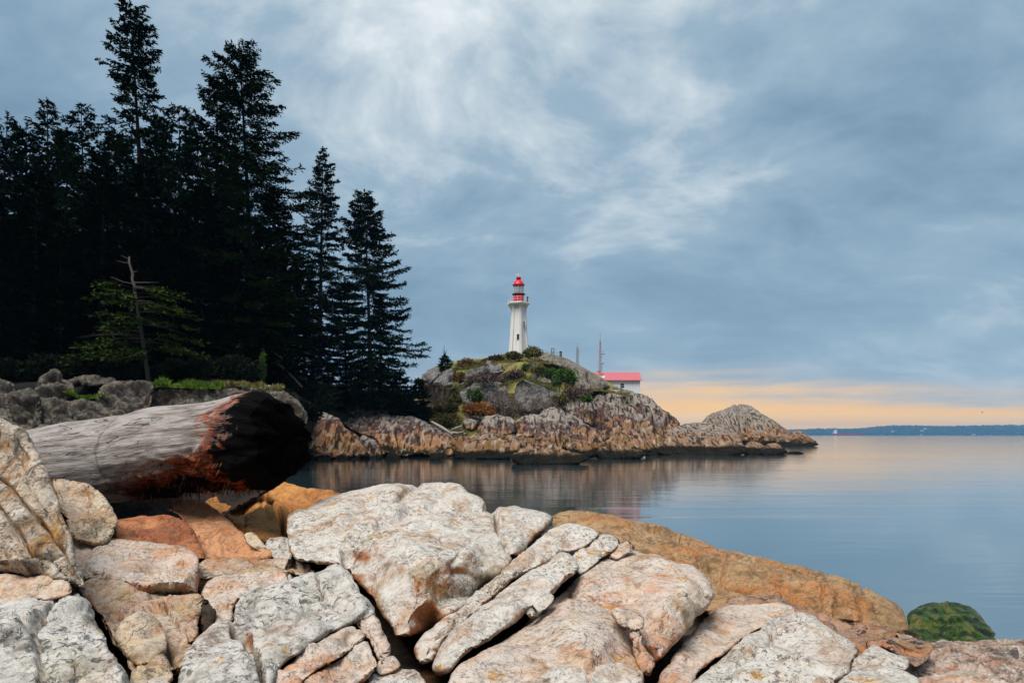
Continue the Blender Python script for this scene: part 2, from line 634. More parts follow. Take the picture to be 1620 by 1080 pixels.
def rock_mat(name, light, mid, dark, stain=None, stain_lo=0.5, stain_hi=0.62, speck=0.6, speck_scale=26.0, lichen=0.0, topwhite=0.0,
             white=lin(204, 199, 192), bmp=0.035, streak=None, black=0.0, seed=0.0, side=0.0, strength=0.85, tide=0.0):
    m, t, b = new_mat(name)
    g = t.n('ShaderNodeNewGeometry')
    pos = t.vmath('ADD', g.outputs['Position'], (seed * 3.1, seed * 1.7, seed * 2.3))
    nz = t.sep(g.outputs['Normal'])[2]
    up = t.step(nz, 0.15, 0.75)
    base = t.mix(t.step(t.noise(pos, 1.7, 6.0, 0.62), 0.36, 0.64), light, mid)
    base = t.mix(t.step(t.noise(pos, 6.5, 6.0, 0.7, 0.6), 0.47, 0.66, 0.0, 0.85), base, dark)
    if stain:
        s = t.step(t.noise(t.mapping(pos, (1, 1, 0.7), (0, 0, 0), (7, 3, 1)), 1.15, 6.0, 0.66, 0.5), stain_lo, stain_hi)
        if side:
            s = t.math('MULTIPLY', s, t.math('SUBTRACT', 1.0, t.math('MULTIPLY', up, side)))
        s2 = t.mix(t.noise(pos, 9.0, 5.0, 0.7), half(stain, 0.55), half(stain, 1.25))
        base = t.mix(s, base, s2)
    if topwhite:
        w = t.math('MULTIPLY', t.math('MULTIPLY', up, topwhite), t.step(t.noise(pos, 3.2, 8.0, 0.74, 0.3), 0.40, 0.54))
        base = t.mix(w, base, white)
    if streak:
        rot, sc_, amt, cst = streak
        q = t.mapping(pos, sc_, rot)
        s = t.step(t.noise(q, 1.0, 6.0, 0.65, 0.4), 0.5, 0.66, 0.0, amt)
        base = t.mix(s, base, cst)
    if speck:
        # crusts of grey lichen, then black flecks of several sizes, thicker in some places than others
        cr = t.math('MULTIPLY', t.step(t.noise(pos, speck_scale * 0.42, 6.0, 0.72, 0.5), 0.52, 0.6), t.step(t.noise(pos, 1.9, 4.0, 0.6), 0.38, 0.56))
        base = t.mix(t.math('MULTIPLY', cr, min(1.0, speck * 0.6)), base, half(dark, 0.8))
        pt = t.step(t.noise(t.vmath('ADD', pos, (4, 1, 7)), 1.5, 5.0, 0.66), 0.38, 0.58, 0.18, 1.0)
        sp = t.step(t.noise(pos, speck_scale, 5.0, 0.66, 0.4), 0.53, 0.585)
        base = t.mix(t.math('MULTIPLY', t.math('MULTIPLY', sp, pt), speck), base, (0.055, 0.052, 0.048, 1))
        sp2 = t.step(t.noise(pos, speck_scale * 2.7, 4.0, 0.66), 0.57, 0.66, 0.0, 0.55)
        base = t.mix(sp2, base, half(dark, 0.55))
    if lichen:
        ly = t.math('MULTIPLY', t.step(t.noise(pos, 3.4, 3.0, 0.5), 0.63, 0.68), t.step(t.noise(pos, 30.0, 4.0, 0.65), 0.45, 0.56))
        base = t.mix(t.math('MULTIPLY', ly, lichen), base, lin(176, 122, 20))
        lg = t.math('MULTIPLY', t.step(t.noise(t.vmath('ADD', pos, (9, 9, 9)), 2.2, 4.0, 0.6), 0.55, 0.66), t.step(t.noise(pos, 21.0, 4.0, 0.65), 0.42, 0.6))
        base = t.mix(t.math('MULTIPLY', lg, lichen * 0.55), base, lin(128, 120, 84))
    if black:
        bl = t.step(t.noise(t.mapping(pos, (1.0, 1.0, 1.0), (0, 0, 0), (2, 8, 4)), 4.6, 7.0, 0.72, 0.8), 0.56, 0.63, 0.0, black)
        base = t.mix(bl, base, (0.018, 0.017, 0.018, 1))
    if tide:
        zt_ = t.math('ADD', t.sep(g.outputs['Position'])[2], t.math('MULTIPLY', t.math('SUBTRACT', t.noise(pos, 2.2, 6.0, 0.7), 0.5), 0.55))
        base = t.mix(t.step(zt_, tide, tide + 0.14, 0.92, 0.0), base, (0.010, 0.011, 0.006, 1))
        base = t.mix(t.step(zt_, tide + 0.1, tide + 0.5, 0.5, 0.0), base, lin(92, 76, 44))
    gr = t.noise(pos, 150.0, 2.0, 0.6)
    base = t.mix(0.4, base, t.mix(gr, (0.25, 0.25, 0.25, 1), (0.75, 0.75, 0.75, 1)), 'OVERLAY')
    t.link(base, b.inputs['Base Color'])
    b.inputs['Roughness'].default_value = 0.85
    h = t.math('ADD', t.math('MULTIPLY', t.noise(pos, 7.0, 10.0, 0.74, 0.2), 1.0), t.math('MULTIPLY', t.noise(pos, 42.0, 5.0, 0.68), 0.4))
    vc = t.voronoi(t.vmath('ADD', pos, t.vmath('MULTIPLY', t.noise(pos, 3.0, 4.0, 0.6, 0.0, 'Color'), (0.5, 0.5, 0.5))), 2.6, 'DISTANCE_TO_EDGE')
    h = t.math('SUBTRACT', h, t.step(vc, 0.0, 0.035, 0.35, 0.0))
    if streak:
        h = t.math('ADD', h, t.math('MULTIPLY', t.noise(t.mapping(pos, streak[1], streak[0]), 1.0, 5.0, 0.6), 0.9))
    bump(t, b, h, strength, bmp)
    return m


def shore_mat(name, seed=0.0, top=lin(146, 136, 128), slant=(0, 0.7, 0.0), zs=1.0, purple=1.0, ochre=lin(134, 104, 76), z0=0.0, sc_=1.0, wetz=0.5, zr=6.5):
    """bare rock of the far shore: weed-black at the water, ochre above it, a wine-dark splash band, then pale dry granite"""
    m, t, b = new_mat(name)
    g = t.n('ShaderNodeNewGeometry')
    pos = t.vmath('ADD', g.outputs['Position'], (seed, seed * 1.7, 0))
    z = t.sep(g.outputs['Position'])[2]
    nz = t.sep(g.outputs['Normal'])[2]
    q = t.mapping(t.vmath('MULTIPLY', pos, (sc_, sc_, sc_)), (1.7, 0.5, 0.14), slant)
    st = t.noise(q, 0.8, 6.0, 0.62, 0.5)
    st2 = t.noise(q, 1.15, 4.0, 0.58, 0.3)
    n1 = t.noise(pos, 0.22 * sc_, 7.0, 0.66)
    gz = t.sep(t.n('ShaderNodeTexCoord').outputs['Generated'])[2]
    zmix = t.math('ADD', t.math('MULTIPLY', t.math('SUBTRACT', z, z0), 0.3 / zs), t.math('MULTIPLY', gz, 0.7 * zr))  # bands follow each rock's own height more than height over the water
    zz = t.math('ADD', zmix,
                t.math('ADD', t.math('MULTIPLY', t.math('SUBTRACT', st, 0.5), 4.5), t.math('MULTIPLY', t.math('SUBTRACT', n1, 0.5), 10.0)))
    k = t.math('DIVIDE', t.math('ADD', zz, 1.0), 9.0, 0.0, True)
    pc = lin(74, 54, 54)
    base = t.ramp(k, [(0.0, (0.006, 0.007, 0.005, 1)), (0.15, (0.008, 0.008, 0.006, 1)), (0.18, lin(66, 58, 30)), (0.24, lin(128, 92, 54)), (0.31, ochre),
                      (0.42, lin(150, 112, 86)), (0.50, pc if purple > 0.5 else lin(140, 118, 100)), (0.58, lin(104, 88, 84) if purple > 0.5 else top),
                      (0.66, top), (1.0, lin(156, 147, 138))])
    # dark wet runnels, pale veins and rusty streaks along the cleavage
    base = t.mix(t.step(st2, 0.50, 0.57, 0.0, 0.88), base, lin(32, 26, 24))
    base = t.mix(t.step(t.noise(t.mapping(q, (1, 1, 1), (0, 0, 0), (9, 2, 4)), 1.0, 4.0, 0.58), 0.55, 0.66, 0.0, 0.6), base, lin(186, 174, 158))
    base = t.mix(t.step(t.noise(t.mapping(q, (1, 1, 1), (0, 0, 0), (5, 5, 5)), 1.7, 5.0, 0.6), 0.58, 0.7, 0.0, 0.5), base, lin(136, 88, 54))
    wet = t.step(t.math('ADD', z, t.math('MULTIPLY', t.math('SUBTRACT', n1, 0.5), 1.6)), wetz - 0.2, wetz + 0.25, 1.0, 0.0)
    base = t.mix(0.24, base, (0.012, 0.009, 0.007, 1))
    base = t.mix(t.math('MULTIPLY', wet, 0.97), base, (0.005, 0.0052, 0.0035, 1))
    b.inputs['Specular IOR Level'].default_value = 0.08
    t.link(base, b.inputs['Base Color'])
    b.inputs['Roughness'].default_value = 0.8
    h = t.math('ADD', t.math('MULTIPLY', st2, 0.6), t.math('MULTIPLY', t.noise(pos, 1.6 * sc_, 6.0, 0.64), 0.7))
    bump(t, b, h, 0.6, 0.5 / sc_)
    return m


M = {}
LW, LM, LD = lin(200, 189, 175), lin(176, 157, 137), lin(118, 102, 84)
M['granite'] = rock_mat('white_granite', LW, LM, LD, lin(184, 118, 72), 0.43, 0.56, 0.75, 26.0, 1.0, 0.8, side=0.7)
M['granite_grey'] = rock_mat('grey_granite', lin(188, 182, 174), lin(156, 147, 135), lin(102, 94, 84), lin(172, 116, 74), 0.5, 0.62, 0.85, 20.0, 0.9, 0.75, seed=2.0, side=0.7)
M['granite_pink'] = rock_mat('pink_granite', lin(206, 184, 162), lin(190, 150, 120), lin(130, 104, 82), lin(196, 124, 78), 0.44, 0.58, 0.6, 29.0, 0.8, 0.6, seed=4.0, side=0.5)
M['granite_tan'] = rock_mat('tan_granite', lin(198, 178, 148), lin(170, 140, 104), lin(106, 84, 60), lin(170, 100, 48), 0.44, 0.57, 0.65, 24.0, 0.5, 0.35, seed=6.0, side=0.4)
M['granite_slant'] = rock_mat('cleaved_granite', lin(192, 176, 156), lin(158, 140, 120), lin(96, 82, 68), lin(164, 118, 68), 0.5, 0.62, 0.75, 24.0, 0.6, 0.4, seed=8.0,
                              streak=((0.0, 0.45, 0.0), (11.0, 3.0, 1.2), 0.8, lin(48, 43, 42)))
M['orange'] = rock_mat('orange_rock', lin(188, 130, 72), lin(168, 106, 52), lin(110, 70, 36), lin(200, 140, 72), 0.5, 0.64, 0.5, 30.0, 0.0, 0.0, seed=10.0)
M['rust'] = rock_mat('rust_rock', lin(166, 100, 66), lin(138, 74, 44), lin(80, 46, 30), lin(184, 126, 84), 0.52, 0.64, 0.55, 28.0, 0.0, 0.15, seed=12.0, white=lin(190, 142, 106))
M['peach'] = rock_mat('peach_rock', lin(200, 144, 102), lin(176, 114, 74), lin(116, 76, 48), lin(176, 106, 58), 0.48, 0.62, 0.5, 30.0, 0.0, 0.2, seed=13.0, white=lin(206, 170, 138))
M['slab_ochre'] = rock_mat('ochre_slab', lin(170, 138, 100), lin(148, 112, 72), lin(86, 70, 46), lin(172, 110, 56), 0.49, 0.62, 0.65, 22.0, 0.0, 0.35, seed=14.0, white=lin(176, 142, 108),
                           streak=((0.0, 0.5, 0.3), (3.0, 2.0, 9.0), 0.65, lin(74, 58, 40)), tide=0.15)
M['black_weed'] = rock_mat('weedy_rock', lin(160, 118, 82), lin(138, 92, 60), lin(68, 50, 38), lin(176, 112, 64), 0.5, 0.62, 0.6, 22.0, 0.0, 0.2, seed=16.0, black=1.0, tide=0.1)
M['streaky'] = rock_mat('streaky_gneiss', lin(188, 166, 150), lin(166, 132, 106), lin(106, 84, 68), lin(174, 110, 70), 0.48, 0.62, 0.9, 20.0, 0.4, 0.45, seed=18.0, black=0.8,
                        streak=((0.0, -0.25, 0.25), (3.5, 4.0, 16.0), 0.85, lin(48, 42, 40)))
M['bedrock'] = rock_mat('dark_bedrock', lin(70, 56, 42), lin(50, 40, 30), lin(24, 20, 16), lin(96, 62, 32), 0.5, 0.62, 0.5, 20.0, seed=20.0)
M['log_shade'] = rock_mat('shaded_rock', lin(44, 32, 24), lin(34, 24, 18), lin(16, 12, 10), lin(70, 40, 22), 0.52, 0.62, 0.4, 20.0, seed=21.0)  # near-black base colour: the deep shade under the log is painted in
M['bluff'] = rock_mat('bluff_rock', lin(88, 81, 73), lin(46, 40, 36), lin(13, 11, 10), lin(82, 63, 46), 0.5, 0.62, 1.0, 3.0, 0.0, 0.75, seed=22.0, bmp=0.25,
                      streak=((0.0, 0.2, 0.0), (0.8, 0.7, 0.16), 0.9, lin(32, 27, 27)), white=lin(138, 130, 117))
M['hill_rock'] = rock_mat('hill_rock', lin(146, 142, 138), lin(108, 103, 101), lin(52, 48, 47), lin(142, 118, 90), 0.52, 0.66, 1.0, 1.6, 0.0, 0.8, seed=24.0, bmp=0.6,
                          streak=((0.0, 0.5, 0.0), (0.5, 0.3, 0.12), 0.9, lin(46, 40, 40)), white=lin(168, 165, 162))
M['hill_pale'] = rock_mat('pale_hill_rock', lin(150, 142, 130), lin(120, 110, 98), lin(66, 60, 54), lin(146, 120, 92), 0.52, 0.66, 0.8, 1.6, 0.0, 0.5, seed=26.0, bmp=0.6,
                          streak=((0.0, 0.8, 0.0), (0.6, 0.3, 0.12), 0.9, lin(52, 45, 42)), white=lin(184, 176, 162))
M['shore'] = shore_mat('shore_rock', 0.0)
M['shore_ridge'] = shore_mat('shore_ridge_rock', 11.0, slant=(0, 0.55, 0), z0=0.0, wetz=0.8, zr=7.0)
M['shore_streak'] = shore_mat('shore_streaky_rock', 23.0, slant=(0, 0.75, 0), zs=1.5, wetz=0.9, zr=7.5)
M['shore_point'] = shore_mat('shore_point_rock', 37.0, slant=(0, 0.8, 0), zs=1.15, purple=0.0, top=lin(142, 128, 116), wetz=1.3, zr=7.0)
M['shore_low'] = shore_mat('shore_low_rock', 51.0, zs=1.2, purple=0.0, ochre=lin(122, 94, 62), z0=0.3, wetz=1.0, zr=3.9)
M['shore_slab'] = shore_mat('shore_slab_rock', 63.0, slant=(0, 0.9, 0), zs=1.05, ochre=lin(166, 122, 88), z0=-0.2, wetz=0.4, zr=6.6)

# moss boulder
m, t, b = new_mat('wet_moss')
g = t.n('ShaderNodeNewGeometry')
pos = g.outputs['Position']
n = t.noise(pos, 3.2, 9.0, 0.74)
c = t.ramp(n, [(0.40, lin(6, 8, 4)), (0.465, lin(22, 44, 8)), (0.51, lin(48, 82, 14)), (0.56, lin(88, 92, 34)), (0.62, lin(124, 108, 72))])
c = t.mix(t.step(t.noise(pos, 60.0, 3.0, 0.6), 0.62, 0.7, 0.0, 0.5), c, lin(150, 140, 100))
t.link(c, b.inputs['Base Color'])
b.inputs['Roughness'].default_value = 0.55
bump(t, b, t.noise(pos, 14.0, 10.0, 0.78), 1.0, 0.07)
M['moss'] = m

# water
m, t, b = new_mat('sea_water')
pos = t.n('ShaderNodeNewGeometry').outputs['Position']
b.inputs['Base Color'].default_value = (0.022, 0.045, 0.052, 1)
b.inputs['Roughness'].default_value = 0.3
b.inputs['Specular IOR Level'].default_value = 0.0
patch = t.step(t.noise(t.mapping(pos, (0.012, 0.085, 1.0), (0, 0, 0.10)), 1.0, 6.0, 0.68, 0.3), 0.36, 0.64, 0.25, 1.15)
r1 = t.noise(t.mapping(pos, (0.55, 1.0, 1.0), (0, 0, 0.10)), 1.2, 3.0, 0.5, 0.5)
r2 = t.noise(t.mapping(pos, (0.12, 0.36, 1.0), (0, 0, -0.08)), 1.0, 3.0, 0.5, 0.4)
hh = t.math('ADD', t.math('MULTIPLY', r1, 0.16), t.math('MULTIPLY', r2, 1.0))
bump(t, b, t.math('MULTIPLY', hh, patch), 0.26, 0.09)
gl = t.n('ShaderNodeBsdfGlossy')
gl.inputs['Color'].default_value = (0.93, 0.96, 0.98, 1)
gl.inputs['Roughness'].default_value = 0.07
nrm_out = [n for n in m.node_tree.nodes if n.type == 'BUMP'][0].outputs[0]
t.link(nrm_out, gl.inputs['Normal'])
fr = t.n('ShaderNodeFresnel')
fr.inputs['IOR'].default_value = 1.45
mx = t.n('ShaderNodeMixShader')
t.link(t.math('ADD', t.math('MULTIPLY', fr.outputs[0], 0.45), 0.52, clamp=True), mx.inputs[0])
t.link(b.outputs[0], mx.inputs[1])
t.link(gl.outputs[0], mx.inputs[2])
t.link(mx.outputs[0], [n for n in m.node_tree.nodes if n.type == 'OUTPUT_MATERIAL'][0].inputs[0])
M['water'] = m


def leaf_mat(name, c1, c2, scale=0.6, rough=0.8, spec=0.05):
    m, t, b = new_mat(name)
    g = t.n('ShaderNodeNewGeometry')
    pos = g.outputs['Position']
    n = t.noise(pos, scale, 4.0, 0.6)
    rnd = g.outputs['Random Per Island']
    f = t.math('ADD', t.math('MULTIPLY', t.step(n, 0.35, 0.65), 0.6), t.math('MULTIPLY', rnd, 0.4))
    t.link(t.mix(f, c1, c2), b.inputs['Base Color'])
    b.inputs['Roughness'].default_value = rough
    b.inputs['Specular IOR Level'].default_value = spec
    return m


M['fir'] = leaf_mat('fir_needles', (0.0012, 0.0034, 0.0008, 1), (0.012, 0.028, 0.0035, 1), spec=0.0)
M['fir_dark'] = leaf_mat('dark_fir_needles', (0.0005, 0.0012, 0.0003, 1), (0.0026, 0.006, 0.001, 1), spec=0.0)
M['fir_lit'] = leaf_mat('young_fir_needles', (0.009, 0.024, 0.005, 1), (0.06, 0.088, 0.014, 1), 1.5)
M['fir_tip'] = leaf_mat('brown_cone_tips', (0.05, 0.04, 0.022, 1), (0.09, 0.07, 0.04, 1), 1.5)
M['bark'] = plain('fir_bark', (0.012, 0.009, 0.007), 0.9, 0.5, 3.0, bmp=0.05, spec=0.05)
M['bark_grey'] = plain('grey_bark', (0.05, 0.042, 0.038), 0.9, 0.5, 4.0, bmp=0.05)
M['dead'] = plain('dead_wood', (0.10, 0.077, 0.068), 0.9, 0.35, 4.0, bmp=0.02)
M['grass'] = leaf_mat('bank_grass', (0.06, 0.12, 0.015, 1), (0.17, 0.25, 0.035, 1), 1.2)
M['grass_hill'] = leaf_mat('hill_grass', (0.07, 0.085, 0.02, 1), (0.18, 0.17, 0.05, 1), 0.8)
M['grass_dry'] = leaf_mat('dry_grass', (0.12, 0.11, 0.035, 1), (0.28, 0.24, 0.09, 1), 0.8)
M['ivy'] = leaf_mat('ivy_leaves', (0.03, 0.07, 0.012, 1), (0.09, 0.16, 0.03, 1), 1.0)
M['shrub_green'] = leaf_mat('shrub_green', (0.025, 0.06, 0.012, 1), (0.085, 0.16, 0.03, 1), 0.8)
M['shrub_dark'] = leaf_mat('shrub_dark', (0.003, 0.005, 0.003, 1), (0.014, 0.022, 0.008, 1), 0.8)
M['shrub_shore'] = leaf_mat('shrub_shore', (0.010, 0.018, 0.008, 1), (0.05, 0.055, 0.018, 1), 0.8)
M['shrub_mixed'] = leaf_mat('shrub_mixed', (0.02, 0.03, 0.01, 1), (0.12, 0.085, 0.025, 1), 0.5)
M['shrub_orange'] = leaf_mat('shrub_orange', (0.14, 0.045, 0.03, 1), (0.36, 0.17, 0.035, 1), 0.6)
M['shrub_brown'] = leaf_mat('shrub_brown', (0.07, 0.045, 0.018, 1), (0.20, 0.13, 0.045, 1), 0.6)
M['shrub_olive'] = leaf_mat('shrub_olive', (0.06, 0.055, 0.018, 1), (0.17, 0.15, 0.045, 1), 0.6)
M['shrub_plum'] = leaf_mat('shrub_plum', (0.07, 0.045, 0.045, 1), (0.17, 0.12, 0.10, 1), 0.6)
M['twig'] = leaf_mat('bare_twigs', (0.08, 0.06, 0.055, 1), (0.20, 0.15, 0.13, 1), 0.8)

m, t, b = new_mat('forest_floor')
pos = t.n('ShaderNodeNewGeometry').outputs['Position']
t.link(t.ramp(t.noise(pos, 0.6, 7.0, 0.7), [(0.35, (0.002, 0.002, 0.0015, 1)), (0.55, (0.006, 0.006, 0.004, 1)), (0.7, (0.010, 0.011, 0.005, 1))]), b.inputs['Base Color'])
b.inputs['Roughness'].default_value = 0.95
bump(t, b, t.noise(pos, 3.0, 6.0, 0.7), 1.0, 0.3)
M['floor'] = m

m, t, b = new_mat('hill_turf')
g = t.n('ShaderNodeNewGeometry')
pos = g.outputs['Position']
n = t.noise(pos, 0.22, 6.0, 0.68, 0.6)
c = t.ramp(n, [(0.30, lin(70, 58, 50)), (0.42, lin(108, 96, 64)), (0.5, lin(126, 128, 52)), (0.57, lin(152, 140, 84)), (0.64, lin(96, 84, 72)), (0.74, lin(136, 130, 126))])
c = t.mix(t.step(t.noise(pos, 2.4, 5.0, 0.7), 0.5, 0.66, 0.0, 0.7), c, lin(58, 50, 44))
t.link(c, b.inputs['Base Color'])
b.inputs['Roughness'].default_value = 0.95
bump(t, b, t.noise(pos, 1.6, 7.0, 0.75), 1.0, 0.6)
M['turf'] = m

# driftwood log: weathered silver wood that turns rust-red and then to charcoal towards the burnt end (object X runs along the log to that end)
def log_nodes():
    m, t, b = new_mat('weathered_log')
    tc = t.n('ShaderNodeTexCoord').outputs['Object']
    x, y, z = t.sep(tc)
    q = t.mapping(tc, (0.7, 6.0, 6.0))
    g1 = t.noise(q, 2.0, 7.0, 0.65, 0.3)
    g2 = t.noise(t.mapping(tc, (0.5, 9.0, 9.0)), 3.0, 6.0, 0.7)
    wood = t.ramp(g1, [(0.32, lin(92, 82, 76)), (0.45, lin(134, 125, 119)), (0.58, lin(164, 157, 153)), (0.7, lin(118, 98, 84))])
    wood = t.mix(t.step(g2, 0.58, 0.68, 0.0, 0.75), wood, lin(78, 70, 68))
    ck = t.noise(t.mapping(tc, (0.55, 5.0, 5.0), (0, 0, 0), (3, 1, 2)), 1.5, 3.0, 0.5, 0.6)
    crk = t.step(t.math('ABSOLUTE', t.math('SUBTRACT', ck, 0.5)), 0.0, 0.012, 1.0, 0.0)
    crk = t.math('MULTIPLY', crk, t.step(t.noise(tc, 1.8, 3.0, 0.5), 0.45, 0.55))
    wood = t.mix(t.math('MULTIPLY', crk, 0.85), wood, lin(40, 34, 32))
    blot = t.noise(tc, 2.4, 5.0, 0.65)
    wood = t.mix(t.step(blot, 0.56, 0.7, 0.0, 0.5), wood, lin(136, 118, 104))
    ring = t.step(t.math('ABSOLUTE', t.math('ADD', x, t.math('ADD', 2.62, t.math('MULTIPLY', t.math('SUBTRACT', t.noise(tc, 3.0, 4.0, 0.6), 0.5), 0.5)))), 0.0, 0.06, 0.6, 0.0)
    wood = t.mix(ring, wood, lin(84, 74, 66))
    nn = t.math('MULTIPLY', t.math('SUBTRACT', t.noise(tc, 2.6, 6.0, 0.7, 0.5), 0.5), 0.85)
    # height on the stem: the burnt, stripped underside climbs towards the open end
    hgt_ = t.math('ADD', t.math('MULTIPLY', z, -1.0), nn)
    red_line = t.math('ADD', t.math('MULTIPLY', t.math('ADD', x, 2.0), 0.20), hgt_)
    red = t.step(red_line, 0.20, 0.40)
    red = t.math('MULTIPLY', red, t.step(t.math('ADD', x, nn), -2.9, -2.4))
    fib = t.noise(t.mapping(tc, (3.0, 14.0, 14.0), (0, 0, 0.5)), 2.0, 5.0, 0.7)
    redc = t.ramp(fib, [(0.3, lin(36, 16, 12)), (0.48, lin(120, 52, 28)), (0.6, lin(172, 84, 44)), (0.72, lin(178, 140, 110))])
    col = t.mix(red, wood, redc)
    nn2 = t.math('MULTIPLY', t.math('SUBTRACT', t.noise(t.mapping(tc, (1.2, 2.4, 2.4)), 1.6, 7.0, 0.72, 0.8), 0.5), 2.4)
    chl = t.math('ADD', t.math('ADD', t.math('MULTIPLY', t.math('ADD', x, 0.60), 1.4), nn2), t.math('MULTIPLY', z, -0.35))
    char = t.step(chl, 0.02, 0.2)
    under = t.step(t.math('ADD', t.math('MULTIPLY', z, -1.0), t.math('ADD', t.math('MULTIPLY', nn, 0.6), t.math('MULTIPLY', x, 0.10))), 0.08, 0.30)
    under = t.math('MULTIPLY', under, t.step(t.math('ADD', x, nn), -2.8, -2.2))
    col = t.mix(t.math('MAXIMUM', char, under), col, t.mix(fib, (0.0004, 0.0004, 0.0004, 1), (0.003, 0.002, 0.0018, 1)))
    edge = t.math('MULTIPLY', t.step(chl, -0.32, -0.05), t.step(chl, 0.12, 0.05, 0.0, 1.0))
    col = t.mix(t.math('MULTIPLY', edge, 0.8), col, redc)
    t.link(col, b.inputs['Base Color'])
    b.inputs['Roughness'].default_value = 0.9
    b.inputs['Specular IOR Level'].default_value = 0.08
    hgt2 = t.math('ADD', t.math('SUBTRACT', g2, t.math('MULTIPLY', crk, 0.9)), t.math('ADD', t.math('MULTIPLY', g1, 0.7), t.math('MULTIPLY', t.math('MULTIPLY', fib, 2.0), t.math('MAXIMUM', red, char))))
    bump(t, b, hgt2, 0.9, 0.03)
    return m
M['log'] = log_nodes()
m, t, b = new_mat('charred_wood')
pos = t.n('ShaderNodeNewGeometry').outputs['Position']
n = t.noise(pos, 7.0, 8.0, 0.75, 0.4)
t.link(t.ramp(n, [(0.42, (0.0006, 0.0005, 0.0005, 1)), (0.58, (0.002, 0.0014, 0.001, 1)), (0.72, (0.012, 0.007, 0.005, 1))]), b.inputs['Base Color'])
b.inputs['Roughness'].default_value = 0.9
b.inputs['Specular IOR Level'].default_value = 0.03
bump(t, b, n, 1.0, 0.12)
M['char'] = m
M['fibre'] = leaf_mat('bark_fibres', (0.012, 0.006, 0.004, 1), (0.20, 0.085, 0.04, 1), 3.0)
M['drift'] = plain('driftwood', (0.27, 0.24, 0.22), 0.85, 0.3, 2.0, bmp=0.03)

M['white_paint'] = plain('white_masonry_paint', (0.72, 0.71, 0.69), 0.6, 0.06, 0.8)
m, t, b = new_mat('white_masonry_paint')
pos = t.n('ShaderNodeNewGeometry').outputs['Position']
cc = t.mix(t.step(t.noise(t.mapping(pos, (2.2, 2.2, 0.18)), 1.0, 5.0, 0.62), 0.5, 0.72, 0.0, 0.55), (0.70, 0.69, 0.67, 1), (0.47, 0.43, 0.38, 1))
cc = t.mix(t.step(t.noise(pos, 1.3, 6.0, 0.7), 0.5, 0.7, 0.0, 0.25), cc, (0.52, 0.52, 0.52, 1))
t.link(cc, b.inputs['Base Color'])
b.inputs['Roughness'].default_value = 0.65
M['white_paint'] = m
M['house_white'] = plain('white_siding_paint', (0.76, 0.77, 0.79), 0.6, 0.05, 0.8)
M['red_paint'] = plain('red_paint', (0.62, 0.012, 0.03), 0.4, 0.12, 1.5)
M['roof_red'] = plain('faded_red_roof', (0.46, 0.125, 0.145), 0.5, 0.08, 0.8)
M['glass_dark'] = plain('dark_window_glass', (0.012, 0.016, 0.022), 0.08, 0.2, 1.0)
M['iron'] = plain('dark_iron', (0.03, 0.032, 0.04), 0.5, 0.2, 2.0)
M['steel'] = plain('galvanised_steel', (0.34, 0.35, 0.37), 0.5, 0.15, 2.0, 0.3)
M['mast_red'] = plain('mast_red_paint', (0.42, 0.26, 0.26), 0.5, 0.15, 2.0)
M['concrete'] = plain('concrete', (0.34, 0.33, 0.31), 0.9, 0.2, 2.0)
m, t, b = new_mat('lantern_glass')
b.inputs['Base Color'].default_value = (0.7, 0.8, 0.85, 1)
b.inputs['Roughness'].default_value = 0.05
b.inputs['Alpha'].default_value = 0.22
M['lantern_glass'] = m
M['lens'] = plain('lamp_lens', (0.5, 0.62, 0.55), 0.15, 0.2, 3.0)
M['brass'] = plain('brass', (0.45, 0.26, 0.09), 0.35, 0.2, 3.0, 0.6)
M['far_wood'] = leaf_mat('far_forest', (0.010, 0.020, 0.012, 1), (0.035, 0.05, 0.03, 1), 0.01)
M['far_land'] = plain('far_ground', (0.045, 0.05, 0.035), 0.9, 0.4, 0.01)
M['ship_red'] = plain('ship_hull_paint', (0.30, 0.04, 0.035), 0.6, 0.1, 0.02)
M['ship_dark'] = plain('ship_deck_paint', (0.10, 0.05, 0.06), 0.6, 0.1, 0.02)
M['far_paint'] = plain('far_house_paint', (0.34, 0.34, 0.34), 0.7, 0.05, 0.02)
M['ship_white'] = plain('ship_white_paint', (0.8, 0.8, 0.8), 0.5, 0.05, 0.02)
M['gull'] = plain('gull_feathers', (0.12, 0.12, 0.13), 0.8, 0.2, 2.0)
M['pebble'] = plain('pale_stone', (0.42, 0.40, 0.36), 0.9, 0.3, 2.0, bmp=0.02)

# ------------------------------------------------------------------ sea
nx, ny = 40, 60
ys = np.concatenate([[-60.0], np.geomspace(2.0, 8600.0, ny)])
V, Fc = [], []
for y in ys:
    for u in np.linspace(-1, 1, nx):
        V.append((u * (150.0 + 1.4 * abs(y)), y, 0.0))
for k in range(len(ys) - 1):
    for j in range(nx - 1):
        Fc.append((k * nx + j, k * nx + j + 1, (k + 1) * nx + j + 1, (k + 1) * nx + j))
struct(mesh_obj('sea', V, Fc, M['water']), label='calm blue grey sea filling the cove and the strait')

